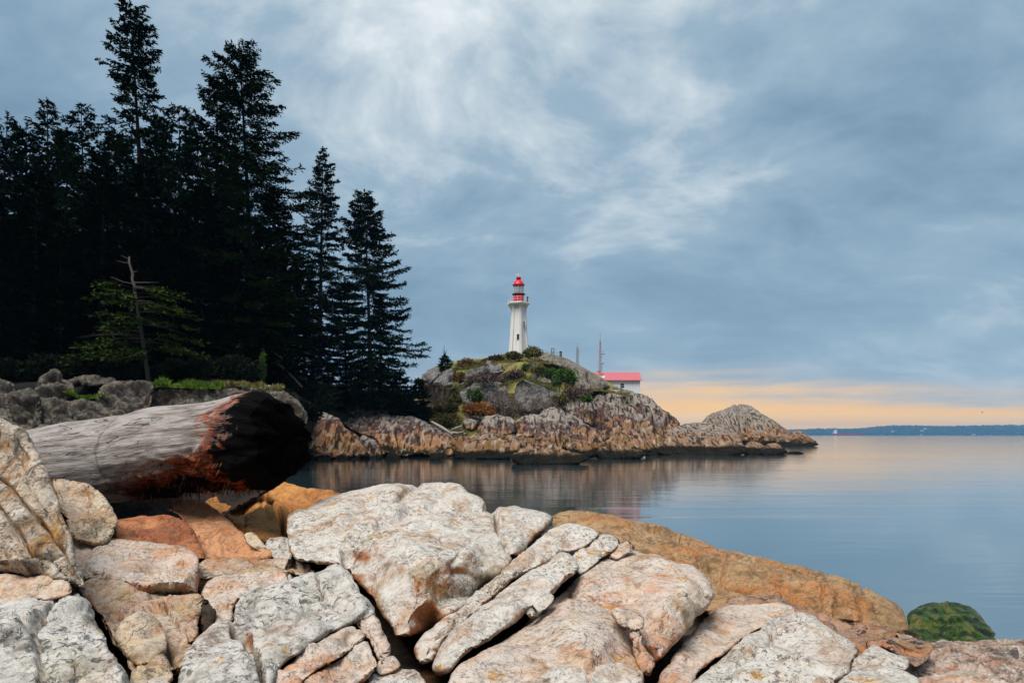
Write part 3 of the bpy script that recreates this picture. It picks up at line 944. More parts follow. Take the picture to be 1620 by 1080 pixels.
# ------------------------------------------------------------------ near rocks
G = M['granite']; GG = M['granite_grey']; GP = M['granite_pink']; GT = M['granite_tan']; GS = M['granite_slant']
SL = ((0.42, 0.1, -1.0), 9.0, 0.012)     # cleavage running down to the right
rock('cliff', 'tall cleaved rock face at the frame edge in front of the log', GS,
     [(-80, 636), (0, 663), (41, 682), (61, 720), (77, 757), (98, 810), (112, 850), (120, 885), (136, 932), (102, 923), (61, 912), (0, 908), (-80, 908)], 6.2, 4.8, R=0.16, strata=((0.42, 0.1, -1.0), 8.0, 0.010), amp=0.03, tilt=0.02,
     facet=0.05, ncell=9, thick=1.6, slope=0.18, autocrack=0.02, inner=[(30, 880, 0.10, 40)],
     cracks=[([(-60, 700), (0, 754), (30, 786), (60, 820), (96, 864)], 1.8, 0.16), ([(-60, 750), (0, 801), (25, 836), (52, 868), (95, 866)], 1.8, 0.18), ([(0, 690), (35, 742), (65, 806), (92, 850)], 1.3, 0.05),
             ([(20, 842), (60, 890), (110, 918)], 1.4, 0.05)])
rock('rock_slab', 'pale overhanging slab edge above the grey corner boulder', GP,
     [(-70, 903), (0, 906), (61, 910), (102, 921), (114, 935), (98, 944), (50, 949), (20, 957), (0, 962), (-70, 975)], 5.0, 4.5, R=0.08, amp=0.02)
rock('boulder', 'big grey speckled boulder in the bottom corner below the cleaved face', GG,
     [(-70, 968), (0, 957), (50, 948), (98, 939), (122, 937), (139, 962), (171, 1015), (190, 1050), (208, 1090), (208, 1120), (-70, 1120)], 4.75, 3.3, R=0.22, amp=0.05, thick=1.2,
     inner=[(110, 1010, 0.16, 45)], cracks=[([(98, 950), (62, 985), (53, 1000), (58, 1040), (62, 1075), (70, 1115)], 3.0, 0.10), ([(0, 1000), (30, 995), (53, 1000)], 3, 0.05)], facet=0.06, ncell=9)
rock('stone', 'small pale stone at the bottom edge beside the corner boulder', G,
     [(120, 1092), (130, 1070), (158, 1062), (182, 1075), (200, 1095), (205, 1120), (120, 1120)], 3.7, 3.35, R=0.07, amp=0.02, thick=0.3)
rock('rock', 'slanting squarish rock under the thin end of the log', GT,
     [(82, 762), (86, 757), (102, 758), (130, 762), (163, 783), (183, 815), (179, 844), (163, 859), (134, 856), (113, 850), (98, 811)], 7.8, 6.7, R=0.16, amp=0.05, strata=((0.5, 0.1, -1), 5.0, 0.03),
     cracks=[([(100, 772), (118, 772), (135, 775)], 2.0, 0.05), ([(128, 765), (140, 800), (150, 850)], 2.0, 0.05)], thick=1.0)
rock('rock_slab', 'long flat slab with cream top and orange grey front face', GP,
     [(101, 857), (110, 853), (133, 851), (178, 855), (237, 861), (296, 869), (312, 882), (314, 914), (309, 937), (267, 940), (222, 939), (178, 927), (142, 922), (118, 905), (107, 880)], 7.1, 5.75, R=0.10, Rd=0.2,
     amp=0.03, facet=0.035, ncell=8, inner=[(150, 895, 0.25, 30), (210, 905, 0.32, 34), (265, 910, 0.32, 30), (295, 905, 0.2, 20)],
     cracks=[([(200, 897), (235, 892), (290, 890)], 2.0, 0.06), ([(253, 893), (250, 915)], 1.6, 0.05)], thick=0.8)
rock('rock', 'rust red flat rock in the shade under the log', M['rust'],
     [(181, 842), (184, 823), (213, 820), (240, 816), (261, 814), (279, 819), (299, 837), (316, 862), (327, 881), (314, 884), (296, 870), (237, 862), (178, 857)], 8.4, 7.2, R=0.10, amp=0.04, facet=0.05, ncell=7,
     cracks=[([(181, 850), (220, 852), (258, 849), (300, 846)], 2.2, 0.10), ([(214, 838), (230, 845)], 2, 0.04)], thick=0.8)
rock('rock', 'peach coloured wedge rock sloping down beside the rust rock', M['peach'],
     [(264, 802), (280, 793), (314, 789), (335, 802), (370, 830), (400, 858), (431, 882), (385, 884), (323, 881), (314, 858), (296, 831), (284, 812)], 9.5, 7.5, R=0.09, amp=0.035, facet=0.05, ncell=6,
     cracks=[([(318, 857), (340, 853), (356, 855), (400, 868)], 2.2, 0.10), ([(352, 856), (352, 880)], 1.5, 0.05)], thick=0.9)
rock('rock', 'smooth bright orange rock dome between log and big white boulder', M['orange'],
     [(322, 796), (345, 782), (374, 768), (400, 757), (419, 753), (456, 764), (500, 773), (538, 782), (520, 792), (500, 799), (482, 812), (457, 818), (454, 848), (431, 857), (412, 852), (387, 846), (359, 820)], 12.0, 8.5,
     R=0.16, amp=0.05, facet=0.05, ncell=6, thick=1.6,
     cracks=[([(409, 771), (414, 795), (420, 816)], 1.6, 0.05), ([(384, 794), (386, 815), (389, 838)], 1.6, 0.05), ([(416, 758), (424, 780), (431, 797), (440, 815), (447, 831), (452, 850)], 3.0, 0.22),
             ([(444, 775), (452, 795), (460, 813)], 2.6, 0.16), ([(485, 771), (494, 784), (507, 790)], 2, 0.08)])
rock('stone', 'little tan stone in the gap below the orange dome', GT,
     [(386, 848), (395, 843), (405, 845), (416, 857), (428, 875), (414, 872), (396, 862)], 8.1, 7.6, R=0.06, amp=0.02, thick=0.3)
rock('stone', 'little grey stone tucked beside the big white boulder', GG,
     [(422, 858), (436, 852), (455, 851), (461, 868), (460, 884), (437, 884), (425, 868)], 8.0, 7.4, R=0.06, amp=0.03, thick=0.3)
rock('rock_slab', 'thin tan slab lying flat in front of the peach wedge', GT,
     [(311, 897), (320, 886), (335, 881), (374, 882), (415, 883), (456, 885), (480, 892), (497, 903), (486, 909), (456, 906), (406, 906), (359, 908), (330, 914), (315, 911)], 7.2, 6.4, R=0.05, amp=0.03,
     strata=((1, 0.1, 0.0), 6.0, 0.02), thick=0.6)
rock('rock', 'cream rounded rock behind the speckled centre block', GP,
     [(321, 935), (328, 922), (340, 913), (384, 909), (428, 903), (462, 912), (446, 930), (400, 942), (376, 948), (369, 967), (371, 980), (352, 988), (340, 987), (335, 967), (322, 950)], 6.35, 5.3, R=0.12, amp=0.04,
     cracks=[([(330, 935), (350, 925), (400, 920)], 2, 0.04), ([(345, 952), (352, 985)], 2, 0.05)], thick=0.8)
rock('stone', 'dark upright stone in the cleft beside the cream rock', M['bedrock'],
     [(318, 945), (330, 948), (337, 968), (338, 990), (326, 1003), (318, 992)], 5.7, 5.2, R=0.05, amp=0.03, thick=0.3)
rock('rock', 'cream and tan broken rock between corner boulder and speckled block', GT,
     [(133, 930), (142, 923), (184, 929), (231, 940), (258, 941), (319, 944), (319, 973), (311, 1006), (298, 1035), (288, 1056), (270, 1060), (225, 1056), (207, 1058), (193, 1027), (178, 1015), (157, 973), (139, 950)],
     6.0, 4.3, R=0.12, amp=0.05, facet=0.09, ncell=10, thick=0.9,
     cracks=[([(262, 945), (275, 970), (300, 1000), (308, 1015)], 2.4, 0.08), ([(190, 960), (225, 950), (260, 945)], 2, 0.05), ([(262, 1010), (272, 1035), (285, 1055)], 2.2, 0.08)])
rock('stone', 'rounded grey brown lump set into the broken cream rock', GT,
     [(183, 1008), (189, 988), (219, 975), (249, 984), (265, 1012), (258, 1034), (226, 1054), (207, 1047), (193, 1028)], 4.95, 4.3, R=0.10, amp=0.04, thick=0.4, facet=0.03, ncell=6)
rock('stone', 'small tan stone at the bottom edge below the grey lump', GT,
     [(206, 1085), (207, 1068), (231, 1050), (258, 1033), (268, 1045), (274, 1071), (262, 1080), (230, 1082)], 4.3, 3.8, R=0.08, amp=0.03, thick=0.4)
rock('stone', 'flat pale stone cut by the bottom edge under the small tan stone', G,
     [(205, 1120), (213, 1087), (255, 1073), (276, 1084), (284, 1120)], 3.8, 3.4, R=0.07, amp=0.02, thick=0.3)
rock('boulder', 'large white speckled block split by a vertical cleft, front centre', GG,
     [(268, 1120), (280, 1085), (289, 1042), (305, 1014), (330, 992), (365, 976), (370, 954), (387, 938), (437, 926), (488, 910), (504, 907), (535, 896), (548, 907), (573, 942), (592, 971), (563, 984), (530, 996), (507, 1008),
      (470, 1036), (440, 1060), (428, 1085), (415, 1120)], 6.0, 3.45, R=0.20, amp=0.05, thick=1.2, facet=0.05, ncell=9,
     inner=[(330, 1050, 0.12, 45), (460, 985, 0.14, 55)],
     cracks=[([(372, 985), (387, 989), (394, 1008), (402, 1030), (412, 1060), (420, 1090)], 4.0, 0.22), ([(365, 976), (385, 968), (410, 962)], 2.5, 0.06), ([(500, 908), (506, 920), (515, 932)], 2.2, 0.07),
             ([(420, 975), (470, 950), (520, 940), (560, 955)], 2.2, 0.04), ([(440, 1000), (500, 975), (560, 968)], 2, 0.03)])
rock('rock_slab', 'upper of two slanting orange edged bands under the speckled block', GP,
     [(424, 1120), (433, 1074), (470, 1041), (507, 1013), (535, 1000), (560, 989), (577, 1008), (541, 1035), (510, 1053), (477, 1078), (457, 1120)], 4.65, 3.55, R=0.07, amp=0.03, thick=0.6, facet=0.04, ncell=6)
rock('rock_slab', 'lower of two slanting orange edged bands under the speckled block', GP,
     [(458, 1120), (478, 1082), (510, 1057), (541, 1040), (579, 1013), (593, 1040), (598, 1050), (582, 1065), (560, 1090), (545, 1120)], 4.45, 3.55, R=0.08, amp=0.03, thick=0.6, facet=0.05, ncell=6)
rock('stone', 'narrow broken end stone of the speckled block by the dark pit', GP,
     [(565, 986), (592, 975), (608, 1003), (618, 1023), (614, 1040), (601, 1050), (591, 1030), (580, 1008)], 4.8, 4.2, R=0.07, amp=0.03, thick=0.5)
rock('stone', 'small square pale stone beside the dark pit', GP,
     [(594, 1058), (604, 1048), (620, 1038), (634, 1051), (622, 1061), (602, 1066)], 4.4, 4.1, R=0.05, amp=0.02, thick=0.25)
rock('stone', 'pale rounded stone cut by the bottom edge under the dark pit', G,
     [(575, 1120), (580, 1080), (592, 1066), (614, 1061), (636, 1056), (658, 1061), (672, 1078), (682, 1120)], 4.2, 3.5, R=0.09, amp=0.03, thick=0.4)
rock('boulder', 'biggest boulder, white lichen top and orange brown flank, at the centre', M['granite'],
     [(455, 850), (455, 831), (457, 818), (469, 809), (485, 808), (507, 794), (548, 778), (595, 770), (658, 766), (724, 767), (741, 779), (779, 801), (820, 803), (862, 812), (873, 820), (862, 840), (840, 858), (814, 879), (800, 898),
      (758, 933), (724, 967), (672, 998), (634, 1009), (623, 1007), (611, 982), (595, 954), (573, 929), (554, 907), (532, 896), (494, 891), (469, 885), (459, 875)], 9.2, 5.0, R=0.60, Rd=0.60, amp=0.06, thick=1.8, step=3.0, slope=0.09, autocrack=0.02,
     facet=0.05, ncell=8, inner=[(660, 870, 0.45, 90), (590, 880, 0.30, 50), (760, 850, 0.25, 60), (700, 930, 0.18, 60)],
     cracks=[([(779, 803), (735, 797), (700, 800), (655, 806), (600, 824), (560, 846), (545, 870), (550, 900)], 5.0, 0.12), ([(660, 768), (610, 800), (560, 812), (530, 835)], 4.0, 0.07),
             ([(786, 808), (788, 830), (790, 846), (806, 871), (814, 880)], 2.6, 0.16)])
rock('rock_ridge', 'thin upper rib of the long slanting white ridge', G,
     [(658, 1026), (672, 1002), (724, 964), (758, 934), (793, 905), (814, 882), (841, 861), (876, 834), (903, 826), (931, 832), (947, 843), (921, 867), (890, 874), (862, 890), (814, 917), (782, 944), (734, 982), (706, 1010), (684, 1040),
      (668, 1047)], 7.4, 4.5, R=0.2, amp=0.035, thick=0.8, facet=0.03, ncell=8, slope=0.09, strata=((0.75, 0.35, 0.25), 4.0, 0.022),
     cracks=[([(815, 905), (840, 885), (880, 850), (930, 838)], 2.2, 0.05), ([(690, 1010), (730, 970), (780, 925)], 2.2, 0.08)])
rock('rock_ridge', 'thick rounded rib of the slanting white ridge with ochre lichen', G,
     [(682, 1055), (690, 1036), (706, 1011), (734, 983), (782, 945), (814, 918), (862, 890), (888, 873), (910, 884), (915, 898), (897, 916), (876, 936), (841, 964), (814, 985), (772, 1012), (734, 1037), (710, 1061), (694, 1066)],
     6.3, 4.0, R=0.34, Rd=0.36, amp=0.03, thick=0.7, facet=0.02, ncell=6, slope=0.07)
rock('rock', 'blunt end block of the slanting ridge near the ochre slab', G,
     [(907, 882), (922, 866), (941, 850), (966, 845), (980, 853), (979, 865), (952, 882), (918, 906), (910, 895)], 7.1, 6.2, R=0.12, amp=0.03, thick=0.5)
rock('stone', 'narrow sliver stone in the crack below the rounded rib', G,
     [(833, 969), (850, 950), (869, 936), (877, 946), (860, 962), (842, 975)], 5.2, 4.9, R=0.04, amp=0.02, thick=0.3)
rock('stone', 'small pink stone at the end of the slanting ridge', GP,
     [(964, 880), (979, 861), (993, 856), (1005, 867), (992, 876), (975, 884)], 7.0, 6.6, R=0.06, amp=0.02, thick=0.3)
rock('boulder', 'broad pink white boulder with steep brown side right of the ridge', GP,
     [(800, 1030), (834, 986), (869, 957), (897, 929), (931, 898), (966, 878), (1000, 871), (1035, 878), (1066, 888), (1097, 895), (1125, 916), (1133, 936), (1121, 964), (1097, 982), (1069, 1016), (1040, 1047), (1017, 1070),
      (1000, 1120), (800, 1120)], 6.7, 3.9, R=0.42, Rd=0.45, amp=0.05, thick=1.2, facet=0.03, ncell=6, slope=0.10,
     inner=[(1010, 905, 0.10, 60), (1060, 965, 0.34, 40)],
     cracks=[([(917, 947), (952, 937), (1000, 940), (1050, 934), (1090, 940)], 3.2, 0.10), ([(900, 940), (948, 967), (975, 978)], 2.4, 0.08)])
rock('boulder', 'smooth peach tinted lobe in front of the broad pink boulder', GP,
     [(700, 1120), (717, 1069), (751, 1038), (793, 1013), (834, 987), (866, 963), (905, 947), (948, 955), (980, 980), (995, 1005), (1001, 1032), (1017, 1064), (1022, 1120)], 5.15, 3.5, R=0.36, Rd=0.36, amp=0.035, thick=0.9, slope=0.08,
     facet=0.02, ncell=5, inner=[(930, 1010, 0.14, 50)], autocrack=0.015)
rock('stone', 'small slab lying on the side of the broad pink boulder', GP,
     [(972, 968), (993, 963), (1014, 974), (1018, 994), (998, 998), (982, 988)], 4.75, 4.45, R=0.06, amp=0.02, thick=0.25)
rock('stone', 'upright wedge stone in the cleft beside the broad pink boulder', GP,
     [(997, 1000), (1011, 997), (1021, 1023), (1037, 1050), (1029, 1069), (1017, 1065), (1002, 1032)], 4.5, 4.0, R=0.06, amp=0.02, thick=0.25)
rock('rock', 'white lichen rock cut by the bottom edge under the peach lobe', G,
     [(815, 1120), (841, 1080), (883, 1057), (907, 1052), (931, 1061), (966, 1049), (1000, 1054), (1018, 1073), (1024, 1120)], 3.95, 3.4, R=0.10, amp=0.03, thick=0.5, cracks=[([(931, 1061), (935, 1090)], 2.5, 0.05)])
rock('rock_slab', 'long ochre slab sloping down into the water', M['slab_ochre'],
     [(868, 820), (897, 811), (931, 812), (983, 819), (1057, 837), (1094, 850), (1142, 867), (1198, 882), (1261, 895), (1316, 910), (1372, 932), (1413, 954), (1431, 973), (1441, 996), (1436, 1012), (1411, 1003), (1353, 990), (1298, 980),
      (1242, 958), (1205, 950), (1150, 960), (1120, 968), (1095, 960), (1060, 905), (1000, 885), (940, 860), (890, 845)], 13.0, 8.3, R=0.35, Rd=0.5, amp=0.06, thick=2.0, facet=0.04, ncell=14, tilt=-0.08,
     cracks=[([(1027, 829), (1060, 842), (1094, 856), (1115, 880), (1131, 902), (1179, 935)], 2.1, 0.15), ([(1083, 854), (1109, 880)], 1.6, 0.07), ([(1151, 874), (1144, 906), (1153, 922)], 1.8, 0.11), ([(1190, 886), (1192, 905), (1186, 925)], 1.6, 0.07),
             ([(1238, 925), (1238, 950)], 1.8, 0.09), ([(1301, 926), (1303, 972)], 1.8, 0.11), ([(1313, 922), (1322, 945), (1320, 976)], 1.8, 0.11), ([(1342, 922), (1357, 947), (1365, 980)], 2.0, 0.13),
             ([(1364, 928), (1390, 958), (1413, 995)], 2.1, 0.13), ([(1170, 880), (1230, 893), (1300, 912), (1364, 930)], 1.6, 0.09), ([(1250, 945), (1280, 920), (1310, 905)], 1.6, 0.07), ([(1100, 905), (1150, 930)], 1.6, 0.07)])
rock('ledge', 'black weed streaked ledge between ochre slab and white rocks', M['black_weed'],
     [(1124, 972), (1142, 956), (1187, 942), (1227, 943), (1257, 954), (1301, 973), (1342, 982), (1376, 984), (1409, 995), (1424, 1009), (1396, 1022), (1357, 1036), (1335, 1014), (1300, 995), (1260, 980), (1200, 978), (1150, 990)],
     7.9, 6.0, R=0.16, amp=0.05, thick=0.9, facet=0.05, ncell=8)
rock('rock', 'pale leaning lobe beside the deep cleft, right of centre', GP,
     [(1032, 1120), (1042, 1076), (1068, 1039), (1101, 995), (1131, 965), (1168, 957), (1227, 953), (1256, 960), (1252, 976), (1215, 986), (1183, 1001), (1142, 1033), (1105, 1061), (1078, 1120)], 6.9, 3.8, R=0.16, amp=0.04, thick=0.9,
     facet=0.03, ncell=6)
rock('boulder', 'wide white lichen boulder at the bottom right of centre', G,
     [(1066, 1120), (1105, 1063), (1142, 1035), (1183, 1003), (1227, 980), (1257, 973), (1287, 980), (1316, 998), (1350, 1017), (1359, 1028), (1347, 1047), (1342, 1062), (1320, 1076), (1300, 1120)], 6.1, 3.5, R=0.22, amp=0.05, thick=1.0,
     facet=0.05, ncell=10, cracks=[([(1225, 985), (1215, 1010), (1190, 1030), (1165, 1040)], 2.4, 0.07), ([(1210, 1025), (1250, 1030), (1262, 1045)], 2, 0.05), ([(1170, 1060), (1220, 1055), (1252, 1060), (1256, 1090)], 2.4, 0.07)])
rock('stone', 'small pale stone at the bottom edge against the wide white boulder', G,
     [(1276, 1120), (1283, 1078), (1300, 1067), (1318, 1070), (1324, 1085), (1326, 1120)], 3.9, 3.5, R=0.06, amp=0.02, thick=0.25)
rock('rock', 'white rock with two ochre lichen patches near the bottom right', G,
     [(1341, 1064), (1364, 1032), (1383, 1021), (1409, 1032), (1432, 1043), (1435, 1056), (1400, 1066)], 5.1, 4.4, R=0.10, amp=0.03, thick=0.4)
rock('rock', 'flat pale rock cut by the bottom edge under the lichen patched rock', G,
     [(1312, 1120), (1325, 1082), (1350, 1062), (1375, 1051), (1420, 1056), (1446, 1068), (1458, 1120)], 4.5, 3.5, R=0.10, amp=0.03, thick=0.5)
rock('rock', 'tan rusty rock between black ledge and streaky slope', M['black_weed'],
     [(1372, 1019), (1409, 1007), (1446, 1009), (1477, 1020), (1469, 1039), (1450, 1051), (1431, 1041), (1405, 1026)], 6.4, 5.2, R=0.14, amp=0.04, thick=0.5)
rock('stone', 'small tan stone at the waterline under the ochre slab end', GT,
     [(1419, 1004), (1430, 997), (1450, 1001), (1458, 1010), (1440, 1014), (1424, 1011)], 7.6, 7.0, R=0.07, amp=0.03, thick=0.3)
rock('rock_slope', 'black streaked pink rock slope filling the bottom right corner', M['streaky'],
     [(1474, 1018), (1494, 1012), (1557, 1013), (1620, 1013), (1690, 1014), (1690, 1120), (1440, 1120), (1432, 1075), (1442, 1060), (1456, 1046), (1470, 1032)], 7.6, 3.9, R=0.18, amp=0.07, thick=1.0, facet=0.05, ncell=10,
     strata=((1.0, 0.3, -0.1), 5.0, 0.03))
rock('rock', 'low pale rock at the bottom edge before the streaky slope', GP,
     [(1428, 1120), (1440, 1084), (1470, 1066), (1520, 1064), (1562, 1069), (1600, 1084), (1622, 1120)], 4.3, 3.5, R=0.10, amp=0.04, thick=0.5)
rock('mossy_boulder', 'green moss covered boulder standing in the water', M['moss'],
     [(1434, 988), (1441, 966), (1458, 955), (1484, 950), (1506, 950), (1530, 958), (1550, 974), (1566, 994), (1585, 1018), (1564, 1036), (1483, 1036), (1450, 1026), (1434, 1000)], 11.2, 9.4, R=0.6, Rd=0.7, amp=0.12, thick=0.9, facet=0.03, ncell=5, slope=0.05, fine=0.02)

rock('rock', 'shadowed dark rock that the log rests on', M['log_shade'],
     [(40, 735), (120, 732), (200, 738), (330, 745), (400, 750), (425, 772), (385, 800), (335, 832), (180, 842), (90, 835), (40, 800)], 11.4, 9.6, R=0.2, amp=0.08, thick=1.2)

# bedrock under the near rocks: a height sheet that stays a hand's breadth below everything resting on it
A = np.vstack(FRONT)
gx, gy = np.arange(-9.0, 9.01, 0.14), np.arange(-3.0, 15.0, 0.14)
Zg = np.full((len(gy), len(gx)), np.nan)
ix = np.clip(((A[:, 0] + 9.0) / 0.14).round().astype(int), 0, len(gx) - 1)
iy = np.clip(((A[:, 1] + 3.0) / 0.14).round().astype(int), 0, len(gy) - 1)
flat = np.full(Zg.size, 9.0)
np.minimum.at(flat, iy * len(gx) + ix, A[:, 2])
Zg = flat.reshape(Zg.shape)
for _ in range(4):       # spread minima
    P_ = np.pad(Zg, 1, constant_values=9.0)
    Zg = np.minimum.reduce([P_[1:-1, 1:-1], P_[:-2, 1:-1], P_[2:, 1:-1], P_[1:-1, :-2], P_[1:-1, 2:]])
XX, YY = np.meshgrid(gx, gy)
fall = np.where(YY < 3.4, 1.15, 1.3 - 0.12 * np.clip(YY - 3.4, 0, 30) - 0.30 * np.clip(XX - 0.5, 0, 9) * np.clip((YY - 4.0) / 4.0, 0, 1)) + 0.02 * np.clip(-XX, 0, 9)
hole = Zg > 8.5
Zg = np.where(hole, fall, Zg - 0.22)
Zg = np.minimum(Zg, np.where(hole, 9, Zg))
for _ in range(5):
    P_ = np.pad(Zg, 1, mode='edge')
    Zg = (P_[1:-1, 1:-1] * 2 + P_[:-2, 1:-1] + P_[2:, 1:-1] + P_[1:-1, :-2] + P_[1:-1, 2:]) / 6
Zg = np.minimum(Zg, np.where(flat.reshape(Zg.shape) < 8.5, flat.reshape(Zg.shape) - 0.15, 9.0))
edge = np.clip((YY - 12.5) / 2.0, 0, 1) + np.clip((np.abs(XX) - 8.0), 0, 1)
Zg = Zg - 2.5 * np.clip(edge, 0, 1)
Vb = np.stack([XX.ravel(), YY.ravel(), Zg.ravel() + 0.05 * fbm(np.c_[XX.ravel() * 1.5, YY.ravel() * 1.5, np.zeros(XX.size)], 4, 3)], 1)
n_ = len(gx)
fa = np.array([(k * n_ + j, k * n_ + j + 1, (k + 1) * n_ + j + 1, (k + 1) * n_ + j) for k in range(len(gy) - 1) for j in range(n_ - 1)])
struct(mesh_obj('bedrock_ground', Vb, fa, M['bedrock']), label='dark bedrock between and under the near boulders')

# ------------------------------------------------------------------ far shore of the cove
def srock(name, label, mat, pts, dt, db, **kw):
    k = dict(R=1.7, Rd=3.2, thick=6.0, step=1.8, amp=0.35, facet=0.25, ncell=7, autocrack=0.3, cfreq=1.2, unit=9.0, near=False, fine=0.025, jit=0.7, slope=0.16, chip=0.02)
    k.update(kw)
    return rock(name, label, mat, pts, dt, db, **k)

SS = ((0.8, 0.1, -1.0), 6.0, 0.22)
srock('shore_slab', 'orange rock slope beyond the burnt log end at the cove edge', M['shore_slab'],
      [(425, 650), (470, 642), (483, 639), (500, 648), (520, 655), (536, 662), (545, 675), (565, 690), (577, 705), (582, 723), (560, 728), (520, 727), (490, 727), (460, 729), (430, 729)], 96, 84, strata=SS)
srock('shore_slab', 'long orange and plum rock slope at the cove edge below the firs', M['shore_slab'],
      [(521, 656), (535, 650), (558, 648), (590, 648), (618, 649), (641, 652), (657, 659), (683, 671), (716, 687), (722, 703), (714, 722), (677, 723), (637, 724), (608, 722), (602, 724), (598, 699), (586, 691), (558, 683), (543, 671), (530, 664)],
      108, 90, strata=SS)
srock('shore_rock', 'small orange rock wedged between the two sloping shore slabs', M['shore_slab'],
      [(568, 692), (572, 687), (584, 690), (598, 697), (604, 711), (603, 726), (588, 727), (578, 722), (572, 706)], 92, 86, R=0.8, Rd=1.0, thick=2.5)
for k, (x, y, w, h, lb) in enumerate([(450, 727, 18, 13, 'weedy black boulder at the water below the burnt log end'), (481, 724, 15, 11, 'weed covered boulder at the waterline, first from the log end'),
                                      (511, 723, 13, 10, 'dark boulder at the waterline below the orange slope middle'), (541, 725, 14, 9, 'green weedy boulder at the waterline under the orange slope'),
                                      (563, 726, 9, 7, 'little pale boulder at the waterline left of the wedged rock'), (622, 722, 13, 12, 'dark notch boulder under the long plum slope'),
                                      (690, 720, 12, 13, 'black boulder at the waterline by the plum slope end')]):
    srock('shore_boulder', lb, M['shore_low'], [(x - w, y + h * .6), (x - w * .8, y - h * .2), (x - w * .2, y - h * .7), (x + w * .5, y - h * .5), (x + w, y + h * .2), (x + w * .8, y + h * .6)], 86, 82, R=0.6, Rd=0.7,
          thick=1.5, group='boulders along the cove waterline')
srock('shore_ledge', 'brown weedy ledge at the waterline left of the low flat ledge', M['shore_low'],
      [(714, 704), (716, 693), (728, 690), (746, 697), (783, 693), (804, 688), (820, 693), (834, 704), (822, 715), (815, 724), (774, 727), (719, 727)], 92, 84, R=0.9, thick=4, strata=SS)
srock('shore_ledge', 'low flat weed black ledge lying in the water before the islet', M['shore_low'],
      [(811, 728), (816, 718), (830, 707), (848, 701), (863, 698), (878, 702), (896, 711), (917, 719), (932, 726), (913, 734), (867, 738), (830, 736)], 80, 68, R=0.8, thick=3, strata=SS)
srock('shore_rock', 'small pale round rock at the end of the white topped ridge', M['shore_ridge'],
      [(733, 667), (741, 660), (752, 658), (761, 661), (759, 675), (746, 683), (735, 677)], 112, 106, R=1.0, thick=2.5)
srock('shore_rock', 'first white topped wine red rock in the islet shore ridge', M['shore_ridge'],
      [(755, 680), (757, 671), (765, 659), (778, 653), (796, 657), (817, 664), (816, 684), (792, 691), (761, 691)], 110, 102, strata=SS, R=1.3)
srock('shore_rock', 'middle white topped rock in the islet shore ridge', M['shore_ridge'],
      [(811, 668), (830, 657), (852, 655), (856, 672), (850, 690), (830, 694), (810, 690)], 110, 102, strata=SS, R=1.3)
srock('shore_rock', 'tallest white and wine red hump of the shore ridge', M['shore_ridge'],
      [(846, 682), (853, 657), (867, 647), (878, 644), (889, 648), (896, 655), (909, 657), (926, 669), (946, 680), (960, 692), (952, 706), (944, 718), (922, 717), (894, 711), (867, 703), (847, 700)], 110, 96, strata=SS, R=1.6, amp=0.6)
srock('shore_ledge', 'orange stepped ledge at the foot of the tallest ridge hump', M['shore_low'],
      [(893, 693), (913, 694), (930, 700), (943, 708), (946, 720), (922, 724), (900, 714)], 95, 86, R=0.8, thick=2.5, strata=SS)
srock('shore_ledge', 'rubbly tan ledge under the white topped ridge rocks', M['shore_low'],
      [(736, 688), (760, 685), (800, 688), (848, 692), (880, 700), (895, 712), (870, 714), (840, 706), (800, 700), (750, 702), (730, 698)], 100, 92, R=0.8, thick=3, amp=0.5, facet=0.5, ncell=24)
srock('shore_cliff', 'grey runnelled cliff rock left of the big streaked dome', M['shore_streak'],
      [(889, 643), (891, 630), (899, 625), (913, 624), (926, 628), (937, 637), (940, 655), (938, 676), (920, 670), (907, 662), (893, 656)], 124, 116, strata=SS, R=1.4)
srock('shore_cliff', 'big streaked dome rock below the white house', M['shore_streak'],
      [(931, 645), (935, 633), (940, 625), (952, 618), (968, 616), (984, 620), (1000, 624), (1015, 626), (1027, 631), (1039, 641), (1058, 654), (1071, 664), (1075, 670), (1068, 680), (1060, 690), (1058, 708), (1039, 712), (1027, 708), (1015, 692),
       (1000, 688), (982, 690), (963, 694), (950, 686), (937, 676)], 132, 112, strata=((0.75, 0.1, -1), 7.0, 0.45), R=2.0, Rd=3.0, thick=9, amp=0.7, autocrack=0.5)
srock('shore_rock', 'yellow green slanting wedge rock at the foot of the streaked dome', M['shore_low'],
      [(1012, 680), (1019, 661), (1030, 668), (1040, 678), (1058, 701), (1060, 722), (1026, 724), (1018, 704)], 116, 104, R=1.0, thick=3, strata=SS)
srock('shore_rock', 'rounded orange boulder with pale cap before the streaked dome', M['shore_low'],
      [(960, 697), (974, 686), (989, 679), (1003, 680), (1015, 688), (1026, 701), (1031, 713), (1017, 718), (991, 712), (968, 708)], 104, 96, R=1.5, Rd=1.6, thick=3)
srock('shore_ledge', 'black and orange weedy ledge in front of the rounded orange boulder', M['shore_low'],
      [(943, 712), (950, 703), (963, 696), (984, 702), (1000, 708), (1019, 712), (1030, 719), (1010, 725), (985, 728), (960, 730), (945, 724)], 94, 84, R=0.8, thick=3, amp=0.6)
srock('shore_rock', 'wide pale rounded rock between streaked dome and the point', M['shore_point'],
      [(1048, 700), (1050, 686), (1068, 674), (1090, 669), (1110, 668), (1127, 668), (1151, 674), (1167, 684), (1175, 698), (1180, 716), (1151, 722), (1099, 724), (1056, 721), (1040, 714)], 122, 100, R=2.0, Rd=2.4, strata=SS, thick=7)
srock('shore_ledge', 'thin weed ledge awash before the wide pale rock', M['shore_low'],
      [(1030, 722), (1055, 716), (1090, 713), (1120, 717), (1125, 724), (1080, 727), (1045, 727)], 113, 100, R=0.4, Rd=0.5, thick=1.5, amp=0.2)
